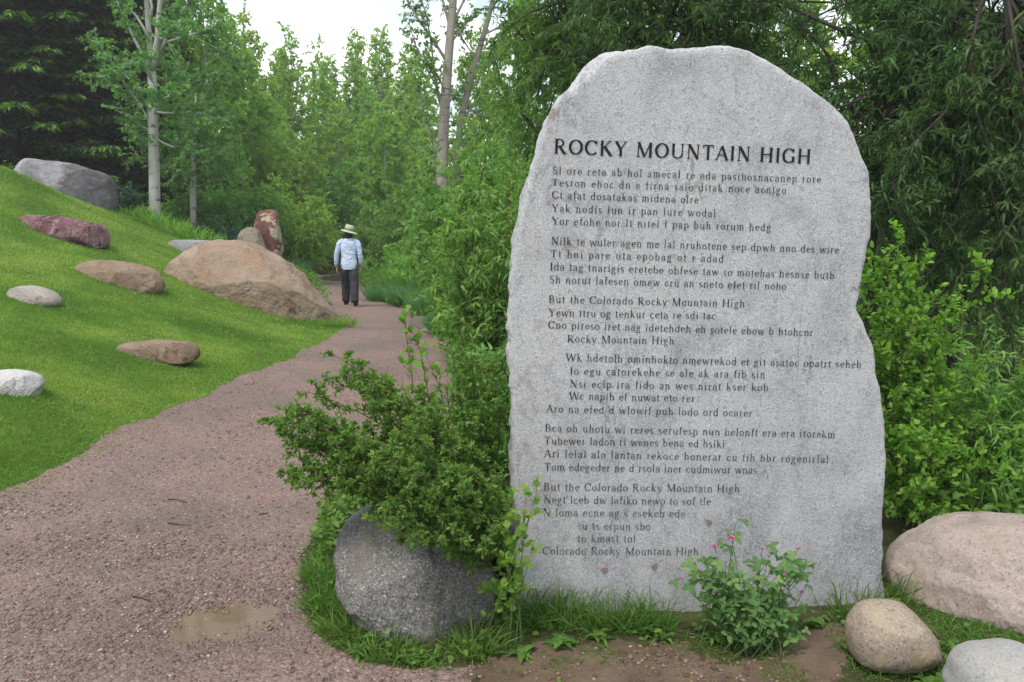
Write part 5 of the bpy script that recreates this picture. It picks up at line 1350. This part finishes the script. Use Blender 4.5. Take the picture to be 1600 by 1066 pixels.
x, y, r = x[m], y[m], r[m]
blades('lawn_tufts', 'lawn_blade', np.c_[x, y, surf(x, y) - .004], (.055 + .05 * RNG.random(len(x))) * np.maximum(1, r / 9) ** .5, .0055 * np.maximum(1, r / 6), .15 + .75 * vn(x * 3.2 + 9, y * 3.2, 57) + RNG.normal(size=len(x)) * .15, .5, .6)
g = px_pts([(0, 765), (130, 705), (250, 640), (350, 596), (450, 552), (545, 505), (550, 516), (460, 566), (360, 612), (255, 660), (135, 724), (0, 790)], 9000)
g = g[vn(g[:, 0] * 4, g[:, 1] * 4, 58) > .35]
blades('lawn_edge_grass', 'lawn_blade', g, (.03 + .06 * RNG.random(len(g))) * np.maximum(1, g[:, 1] / 9) ** .5, .006 * np.maximum(1, g[:, 1] / 7), .62 + RNG.normal(size=len(g)) * .25, .8, .6)
gr_ = []
for px, py, D, hw, ht in [(255 + 139, 470, 15.2, 1.62, 1.0), (183, 440, 12.8, .72, .42), (49, 474, 10.2, .36, .26), (12, 605, 6.5, .28, .2), (246, 560, 8.9, .44, .24), (96, 370, 15.0, .84, .4), (100, 310, 19.6, 1.3, .75)]:
    x0_ = P(px, py, D)[0]; k_ = int(520 * hw + 200)
    a_ = RNG.random(k_) * 6.283; q_ = .9 + .3 * RNG.random(k_)
    gx_, gy_ = x0_ + np.cos(a_) * hw * q_, D + np.sin(a_) * ht * q_
    gr_.append(np.c_[gx_, gy_, surf(gx_, gy_) - .01])
gr_ = np.concatenate(gr_); sc_ = np.maximum(1, gr_[:, 1] / 9)
blades('lawn_grass', 'lawn_blade', gr_, (.06 + .07 * RNG.random(len(gr_))) * sc_ ** .5, .006 * sc_, .4 + RNG.normal(size=len(gr_)) * .2, .45, .5)
# wild grass round the monument and boulder
isl = [(480, 880), (500, 860), (525, 930), (570, 985), (640, 1015), (720, 1012), (770, 985), (800, 960), (1000, 968), (1100, 978), (1290, 965), (1390, 935), (1480, 965), (1600, 985), (1600, 1066), (1340, 1066), (1290, 985), (1200, 1005), (1110, 1015), (1000, 1000), (800, 1008), (740, 1035), (640, 1048), (560, 1030), (500, 985), (482, 940)]
g = px_pts(isl, 11000); k = fbm(g[:, 0] * 5, g[:, 1] * 5, 71)
blades('wild_grass', 'wild_blade', g[k > .40], .03 + .09 * RNG.random((k > .40).sum()) ** 2, .0055, .45 + RNG.normal(size=(k > .40).sum()) * .2, .6, .5)
g = px_pts([(800, 955), (1080, 975), (1080, 990), (960, 992), (800, 985)], 2300); g2 = px_pts([(1280, 950), (1420, 925), (1420, 950), (1290, 972)], 700)
g = np.r_[g, g2]; k = fbm(g[:, 0] * 7, g[:, 1] * 7, 73) > .44
g = g[k]; blades('tall_grass', 'wild_blade', g, .07 + .28 * RNG.random(len(g)) ** 1.7, .0055, .42 + RNG.normal(size=len(g)) * .24, .4, .45)
g = px_pts([(1380, 900), (1470, 900), (1600, 900), (1690, 920), (1690, 1066), (1340, 1066), (1330, 1040), (1480, 1040), (1470, 990), (1420, 945)], 7000)
blades('wild_grass', 'wild_blade', g, .03 + .08 * RNG.random(len(g)) ** 2, .0055, .42 + RNG.normal(size=len(g)) * .2, .7, .6)
g = px_pts([(470, 870), (500, 830), (528, 930), (580, 990), (650, 1016), (760, 990), (800, 985), (800, 1012), (745, 1040), (650, 1050), (555, 1036), (495, 992), (474, 940)], 3600)
blades('wild_grass', 'wild_blade', g, .02 + .07 * RNG.random(len(g)) ** 2, .0055, .42 + RNG.normal(size=len(g)) * .2, .8, .6)
g = px_pts([(488, 925), (535, 955), (595, 1006), (700, 1036), (690, 1048), (590, 1036), (515, 1002), (484, 965)], 1500)
g = g[vn(g[:, 0] * 14, g[:, 1] * 14, 59) > .42]
blades('foot_grass', 'wild_blade', g, .05 + .13 * RNG.random(len(g)) ** 1.5, .007, .5 + RNG.normal(size=len(g)) * .2, .7, .6)
g = px_pts([(480, 880), (510, 760), (560, 740), (540, 800), (520, 850), (525, 930), (600, 990), (560, 1000), (500, 960)], 2600)
blades('tall_grass', 'wild_blade', g, .06 + .15 * RNG.random(len(g)), .006, .42 + RNG.normal(size=len(g)) * .2, .5, .5)
g = px_pts([(760, 1015), (900, 1004), (1090, 1004), (1250, 1010), (1320, 1010), (1320, 1066), (770, 1066)], 9000); k = fbm(g[:, 0] * 6, g[:, 1] * 6, 77) > .56
g = g[k]; blades('mud_grass', 'wild_blade', g, .012 + .045 * RNG.random(len(g)) ** 2, .004, .5 + RNG.normal(size=len(g)) * .2, .8, .5)
# low leafy ground cover on the island and banks
def cover(name, mat, pts, h, ln, wd, shape='round'):
    n = len(pts); f = MB()
    p = pts + np.c_[RNG.normal(size=(n, 2)) * .01, h * RNG.random(n)]
    d = nrm(RNG.normal(size=(n, 3)) * (1, 1, .35) + np.array([0, 0, .25]))
    leaves(f, p, d, nrm(np.array([0, 0, 1.0]) + RNG.normal(size=(n, 3)) * .45), ln * (.6 + .6 * RNG.random(n)), wd * (.6 + .6 * RNG.random(n)), shape, .45 + RNG.normal(size=n) * .2, .2)
    o = f.build(name, M[mat]); o['kind'] = 'stuff'; return o
g = px_pts(isl, 5000); k = fbm(g[:, 0] * 6, g[:, 1] * 6, 81) > .5
cover('ground_cover', 'weed_leaf', g[k], .05, .035, .02)
g = px_pts([(490, 860), (505, 780), (545, 745), (640, 716), (800, 706), (800, 960), (770, 985), (765, 900), (700, 830), (620, 810), (540, 830), (520, 870)], 5200)
cover('ground_cover', 'weed_leaf', g, .16, .045, .026)
# undergrowth under the bushes right of the path and beyond
n = 60000; x = RNG.uniform(-6, 12, n); y = RNG.uniform(3.6, 40, n)
m = ~inpoly(x, y, path_poly) & ~inpoly(x, y, lawn_poly) & (np.abs(x / y) < .72) & ~((x < 2.0) & (y < 3.9) & (x > -1)) & (x > -3.2)
x, y = x[m], y[m]; sc = np.maximum(1, y / 7)
cover('undergrowth', 'weed_leaf', np.c_[x, y, hgt(x, y)], .30, .07 * sc, .035 * sc, 'kite')
n = 60000; x = RNG.uniform(-22, -2, n); y = RNG.uniform(17, 42, n)
m = ~inpoly(x, y, path_poly) & ~inpoly(x, y, lawn_poly)
x, y = x[m], y[m]
cover('undergrowth', 'weed_leaf', np.c_[x, y, hgt(x, y)], .35, .11, .05, 'kite')
g = px_pts([(800, 655), (735, 572), (708, 525), (690, 503), (640, 487), (600, 471), (640, 470), (720, 490), (800, 560), (850, 640)], 9000)
blades('bank_grass', 'lawn_blade', g, .06 + .16 * RNG.random(len(g)), .010, .5 + RNG.normal(size=len(g)) * .2, .6, .5)

# ---- loose gravel
def pebbles(name, n, rlo, rhi, smin, smax, seed, poly=path_poly, a0=-36, a1=12):
    rg = np.random.default_rng(seed)
    a = np.radians(rg.uniform(a0, a1, n)); r = np.exp(rg.uniform(math.log(rlo), math.log(rhi), n))
    x, y = r * np.sin(a), r * np.cos(a)
    m = inpoly(x + .16 * (fbm(x * 4, y * 4, 93) - .47), y + .16 * (fbm(x * 4, y * 4, 94) - .47), poly)
    dens = fbm(x * 1.7, y * 1.7, 91)
    m &= rg.random(n) < np.clip((dens - .3) * 3.2, .15, 1)
    x, y, r = x[m], y[m], r[m]; k = len(x)
    z = surf(x, y)
    o6 = np.array([(1, 0, 0), (0, 1, 0), (-1, 0, 0), (0, -1, 0), (0, 0, 1), (0, 0, -1.0), (.65, .65, .5), (-.65, .6, .5), (-.6, -.65, .5), (.65, -.6, .5)])
    tri = np.array([(4, 6, 7), (4, 7, 8), (4, 8, 9), (4, 9, 6), (0, 1, 6), (1, 7, 6), (1, 2, 7), (2, 8, 7), (2, 3, 8), (3, 9, 8), (3, 0, 9), (0, 6, 9)])
    th_ = rg.random(k) * 6.28; s = smin + (smax - smin) * rg.random(k) ** 2.2
    P6 = o6[None] * (1 + rg.normal(size=(k, 10, 1)) * .16) * np.stack([s, s * (.6 + .4 * rg.random(k)), s * (.45 + .3 * rg.random(k))], -1)[:, None]
    cth, sth = np.cos(th_)[:, None], np.sin(th_)[:, None]
    v = np.stack([P6[..., 0] * cth - P6[..., 1] * sth, P6[..., 0] * sth + P6[..., 1] * cth, P6[..., 2]], -1)
    v += np.stack([x, y, z + s * .15], -1)[:, None]
    b = MB(); b.add(v.reshape(-1, 3), (tri[None] + (np.arange(k) * 10)[:, None, None]).reshape(-1, 3), np.repeat(rg.random(k), 10))
    o = b.build(name, M['pebble']); o['kind'] = 'stuff'
t = NT('pebble')
M['pebble'] = t.done(t.pbr(t.ramp(t.attr(), [(0, (.065, .048, .042)), (.35, (.155, .105, .09)), (.62, (.21, .15, .132)), (.8, (.22, .11, .09)), (.94, (.27, .23, .21)), (1, (.38, .345, .32))]), .6, .35))
pebbles('loose_gravel', 75000, 1.9, 4.4, .003, .0105, 3)
pebbles('loose_gravel', 45000, 4.0, 16, .006, .012, 4)
pebbles('coarse_gravel', 26000, 2.05, 2.75, .005, .014, 12, gp([(380, 1066), (470, 1010), (560, 1030), (650, 1046), (760, 1036), (790, 1070), (700, 1120), (300, 1120)]), -22, 3)
pebbles('mud_pebbles', 2600, 2.3, 3.1, .003, .012, 6, mud_poly, -6, 34)

t = NT('clod')
M['clod'] = t.done(t.pbr(t.ramp(t.attr(), [(0, (.07, .046, .03)), (.6, (.16, .108, .07)), (1, (.24, .175, .12))]), .9, .2))
_pm = M['pebble']; M['pebble'] = M['clod']
pebbles('mud_clods', 3000, 2.25, 3.15, .004, .016, 9, mud_poly, -6, 34)
M['pebble'] = _pm
# ---- sticks on the path, dead leaves stuck to the stone
def stick(pts, r, label):
    q = np.array([G(a_, b_) for a_, b_ in pts]); q[:, 2] = surf(q[:, 0], q[:, 1]) + .006
    b = MB(); b.tube(spline(q, 8), np.linspace(r, r * .5, 8), 5)
    tag(b.build('stick', M['red_twig'], base=q[0], smooth=True), label, 'stick', 'sticks lying on the gravel path')
stick([(208, 936), (222, 939), (238, 944)], .0045, 'dark stick lying left of the brown puddle')
stick([(262, 766), (275, 767), (292, 772)], .004, 'thin curved stick on the gravel, farthest of the sticks from the puddle')
stick([(262, 811), (278, 814), (296, 815)], .004, 'thin dark stick on the gravel below the curved one')
stick([(405, 795), (413, 793), (420, 792)], .004, 'short twig on the gravel near the fine leaved shrub')
t = NT('dead_leaf'); M['dead_leaf'] = t.done(t.pbr((.25, .16, .13), .7, .2))
for (px, py, rot), lab in zip([(1018, 888, .8), (938, 891, .3), (1102, 812, -.5)],
    ['reddish dead leaf stuck to the stone below the inscription, nearest the clover', 'faint dead leaf stuck to the stone under the last line of writing', 'dead leaf stuck to the stone above the clover']):
    c = S(px, py, .006); f = MB()
    leaves(f, c[None], np.array([[math.cos(rot), SK, math.sin(rot)]]), np.array([[.07, -1., 0]]), .034, .018, 'round', .5, 0)
    tag(f.build('dead_leaf', M['dead_leaf'], base=c), lab, 'leaf', 'dead leaves stuck to the monument')

# ---- cabin far behind
def box(mb, c, s):
    c = np.asarray(c, float); s = np.asarray(s, float) / 2
    v = np.array([[x_, y_, z_] for x_ in (-1, 1) for y_ in (-1, 1) for z_ in (-1, 1)]) * s + c
    mb.quads(v, [(0, 1, 3, 2), (4, 6, 7, 5), (0, 4, 5, 1), (2, 3, 7, 6), (0, 2, 6, 4), (1, 5, 7, 3)])
cb = P(552, 365, 47); cb[2] = ground_at(cb[0], cb[1])
cabin = empty('cabin', cb, 0, 'small rust red cabin glimpsed between trees above the walking person', 'cabin')
t = NT('rust_wall'); rw = t.done(t.pbr(t.ramp(t.noise(t.co('Object', (1, 1, 6)), 3, 4), [(.3, (.22, .075, .035)), (.7, (.34, .13, .06))]), .9, .1))
t = NT('cabin_roof'); rf = t.done(t.pbr(t.ramp(t.noise(t.co('Object'), 8, 4), [(.3, (.04, .035, .03)), (.7, (.09, .08, .07))]), .9, .1))
m_ = MB(); box(m_, cb + (0, 0, 1.6), (3.4, 4, 3.2)); m_.build('wall', rw, cabin, cb)
m_ = MB()
for sgn in (-1, 1):
    v = np.array([(-2.0, sgn * 2.6, 3.05), (2.0, sgn * 2.6, 3.05), (2.0, 0, 4.1), (-2.0, 0, 4.1)]) + cb
    v2 = v + (0, 0, .15)
    m_.quads(np.r_[v, v2], [(0, 1, 2, 3), (4, 7, 6, 5), (0, 4, 5, 1), (1, 5, 6, 2), (2, 6, 7, 3), (3, 7, 4, 0)])
m_.build('roof', rf, cabin, cb)
m_ = MB(); box(m_, cb + (-1, -2.03, 1.0), (.9, .06, 2.0)); m_.build('door', rf, cabin, cb)
m_ = MB(); box(m_, cb + (1.2, -2.03, 1.6), (1.0, .06, .9)); m_.build('window', M['dark_bark'], cabin, cb)

# ------------------------------------------------------------------ walking person seen from behind
def person():
    D = 17.9; gx = P(547, 480, D)[0]; gz = ground_at(gx, D)
    root = empty('person', (gx, D, gz + .012), 0, 'person in light blue shirt and green sun hat walking away on the path', 'person')
    # x right, y forward (away), z up. Height 1.68 to the crown
    def skin_obj(name, verts, edges, radii, mat, rootv=0, sub=2):
        me = bpy.data.meshes.new(name); me.from_pydata([tuple(v) for v in verts], edges, []); me.update()
        o = bpy.data.objects.new(name, me); COL.objects.link(o); o.parent = root
        md = o.modifiers.new('skin', 'SKIN'); md.use_smooth_shade = True
        for i, r in enumerate(radii):
            sv = me.skin_vertices[0].data[i]; sv.radius = (r, r) if not isinstance(r, tuple) else r
            sv.use_root = (i == rootv)
        ss = o.modifiers.new('sub', 'SUBSURF'); ss.levels = sub; ss.render_levels = sub
        me.materials.append(mat)
        return o
    t = NT('skin'); mskin = t.done(t.pbr((.48, .27, .19), .6, .3))
    t = NT('shirt_cloth'); co = t.co('Object')
    msh = t.done(t.pbr(t.ramp(t.noise(co, 6, 4), [(.3, (.44, .54, .73)), (.7, (.56, .65, .82))]), .85, .15, t.bump(t.noise(t.co('Object', (6, 6, 11)), 1.0, 4, .55, 1.3), 1.0, .06)))
    t = NT('trouser_cloth'); co = t.co('Object')
    mtr = t.done(t.pbr(t.ramp(t.noise(co, 7, 4), [(.3, (.035, .036, .045)), (.7, (.065, .066, .08))]), .9, .15, t.bump(t.noise(t.co('Object', (5, 5, 9)), 1.3, 4, .55, 1.0), .9, .05)))
    t = NT('shoe'); msho = t.done(t.pbr((.02, .019, .018), .7, .3))
    t = NT('hat_cloth'); mhat = t.done(t.pbr((.40, .46, .32), .85, .15))
    t = NT('hat_band'); mband = t.done(t.pbr((.17, .22, .14), .9, .1))
    t = NT('hair'); mhair = t.done(t.pbr((.018, .014, .012), .6, .3))
    V_, E_, R_ = [], [], []
    def vtx(p, r, prev=None):
        V_.append(p); R_.append(r); i = len(V_) - 1
        if prev is not None: E_.append((prev, i))
        return i
    pel = vtx((0, 0, .90), (.12, .08)); ch = vtx((0, .015, 1.12), (.10, .07), pel); up_ = vtx((0, .025, 1.29), (.10, .065), ch); nk = vtx((0, .035, 1.44), .055, up_)
    hd0 = vtx((0.0, .055, 1.52), (.068, .08), nk); hd1 = vtx((0.005, .06, 1.60), (.078, .092), hd0); vtx((0.01, .06, 1.67), (.055, .065), hd1)
    vtx((0.005, .165, 1.575), .012, hd1); vtx((-.085, .06, 1.57), .013, hd1); vtx((.095, .06, 1.57), .013, hd1)
    for sg in (-1, 1):
        sh = vtx((sg * .165, .012, 1.325), .042, up_)
        el = vtx((sg * (.255 if sg < 0 else .235), .0, 1.10), .040, sh)
        wr = vtx((sg * (.275 if sg < 0 else .235), .05 if sg < 0 else .09, .87), .027, el)
        pm = vtx((sg * (.272 if sg < 0 else .232), .06 if sg < 0 else .10, .80), (.022, .036), wr)
        for f in range(4):
            k0 = vtx((V_[pm][0] + sg * .002, V_[pm][1] - .03 + f * .02, .755), .0095, pm)
            ln = (.055, .068, .072, .062)[f]
            k1 = vtx((V_[pm][0] - sg * .006, V_[pm][1] - .031 + f * .021, .755 - ln * .55), .0085, k0)
            vtx((V_[pm][0] - sg * .02, V_[pm][1] - .031 + f * .021, .755 - ln), .0075, k1)
        th0 = vtx((V_[pm][0] - sg * .012, V_[pm][1] + .04, .80), .011, pm); vtx((V_[pm][0] - sg * .022, V_[pm][1] + .055, .755), .009, th0)
        hp = vtx((sg * .085, 0, .82), .068, pel)
        fy = .24 if sg < 0 else -.14                     # left foot stepping ahead, right foot behind
        kn = vtx((sg * .115, fy * .5 + .04, .47), .058, hp); an = vtx((sg * .135, fy, .09), .036, kn)
        vtx((sg * .14, fy + .14, .035), .033, an)
    skin_obj('body', V_, E_, R_, mskin)
    # clothing: lofted cloth round the limbs
    def loft(mb, rings, n=20):
        vs_ = []
        for c, rx, ry, tx in rings:
            a_ = np.linspace(0, 2 * math.pi, n, endpoint=False)
            vs_.append(np.c_[c[0] + rx * np.cos(a_), c[1] + ry * np.sin(a_), c[2] + tx * np.cos(a_)])
        q = [(i * n + j, i * n + (j + 1) % n, (i + 1) * n + (j + 1) % n, (i + 1) * n + j) for i in range(len(rings) - 1) for j in range(n)]
        mb.quads(np.concatenate(vs_), q)
    sm = MB()
    loft(sm, [((0, 0, .775), .165, .13, 0), ((0, -.005, .82), .183, .134, 0), ((0, 0, .95), .172, .122, 0), ((0, .01, 1.05), .158, .112, 0), ((0, .015, 1.18), .172, .118, 0), ((0, .02, 1.29), .185, .12, 0),
              ((0, .025, 1.365), .175, .105, 0), ((0, .03, 1.41), .13, .085, 0), ((0, .035, 1.445), .075, .07, 0), ((0, .035, 1.475), .062, .062, 0)], 28)
    for sg in (-1, 1):
        ex, wx_, wy_ = (.262, .285, .05) if sg < 0 else (.24, .242, .09)
        c = spline([(sg * .10, .02, 1.385), (sg * .185, .015, 1.335), (sg * .225, .005, 1.22), (sg * ex, 0, 1.10), (sg * (ex + .012), .02, .98), (sg * wx_, wy_, .855)], 14)
        sm.tube(c, np.interp(np.linspace(0, 1, 14), [0, .2, .5, 1], [.066, .07, .056, .044]), 14)
    so_ = sm.build('shirt', msh, root, None, True)
    tm = MB()
    loft(tm, [((0, 0, .76), .165, .12, 0), ((0, 0, .86), .172, .122, 0), ((0, 0, .95), .15, .105, 0)], 24)
    for sg in (-1, 1):
        fy = .24 if sg < 0 else -.14
        c = spline([(sg * .078, 0, .86), (sg * .088, .01, .76), (sg * .10, fy * .3 + .015, .62), (sg * .112, fy * .5 + .035, .47), (sg * .122, fy * .8 + .01, .28), (sg * .13, fy - .005, .07)], 16)
        tm.tube(c, np.interp(np.linspace(0, 1, 16), [0, .3, .55, 1], [.108, .108, .098, .085]), 16)
    tm.build('trousers', mtr, root, None, True)
    for sg in (-1, 1):
        fy = .24 if sg < 0 else -.14
        f = MB()
        loft(f, [((sg * .14, fy + .07, .0), .047, .125, 0), ((sg * .14, fy + .07, .03), .05, .13, 0), ((sg * .138, fy + .06, .06), .044, .11, 0), ((sg * .135, fy + .02, .09), .04, .065, 0), ((sg * .132, fy, .13), .04, .045, 0)], 18)
        f.add([(sg * .14, fy + .07, 0)], np.zeros((0, 3), int))
        f.build('shoe', msho, root, None, True)
    h = MB(); loft(h, [((0, .03, 1.43), .075, .07, 0), ((0, .03, 1.48), .088, .085, 0), ((0.003, .045, 1.55), .092, .10, 0), ((.005, .055, 1.62), .085, .095, 0), ((.008, .058, 1.66), .06, .07, 0)], 20)
    h.build('hair', mhair, root, None, True)
    hat = MB(); cz = 1.60
    til = -.25     # brim dips to the right
    loft(hat, [((.012, .05, cz + .005), .10, .11, til * .10), ((.012, .05, cz - .005), .14, .155, til * .14), ((.012, .05, cz - .025), .185, .20, til * .185), ((.012, .05, cz - .031), .186, .201, til * .185),
               ((.012, .05, cz - .012), .14, .155, til * .14), ((.012, .05, cz - .002), .10, .11, til * .10)], 30)
    loft(hat, [((.014, .05, cz), .10, .112, til * .10), ((.022, .05, cz + .06), .096, .108, til * .095), ((.03, .05, cz + .105), .088, .10, til * .085), ((.034, .05, cz + .125), .07, .08, til * .07), ((.036, .05, cz + .128), .002, .002, 0)], 30)
    ho = hat.build('hat', mhat, root, None, True)
    bd = MB(); loft(bd, [((.0145, .05, cz + .004), .103, .115, til * .103), ((.021, .05, cz + .052), .0995, .1115, til * .098)], 30); bd.build('hat_band', mband, ho, None, True)
    return root
person()
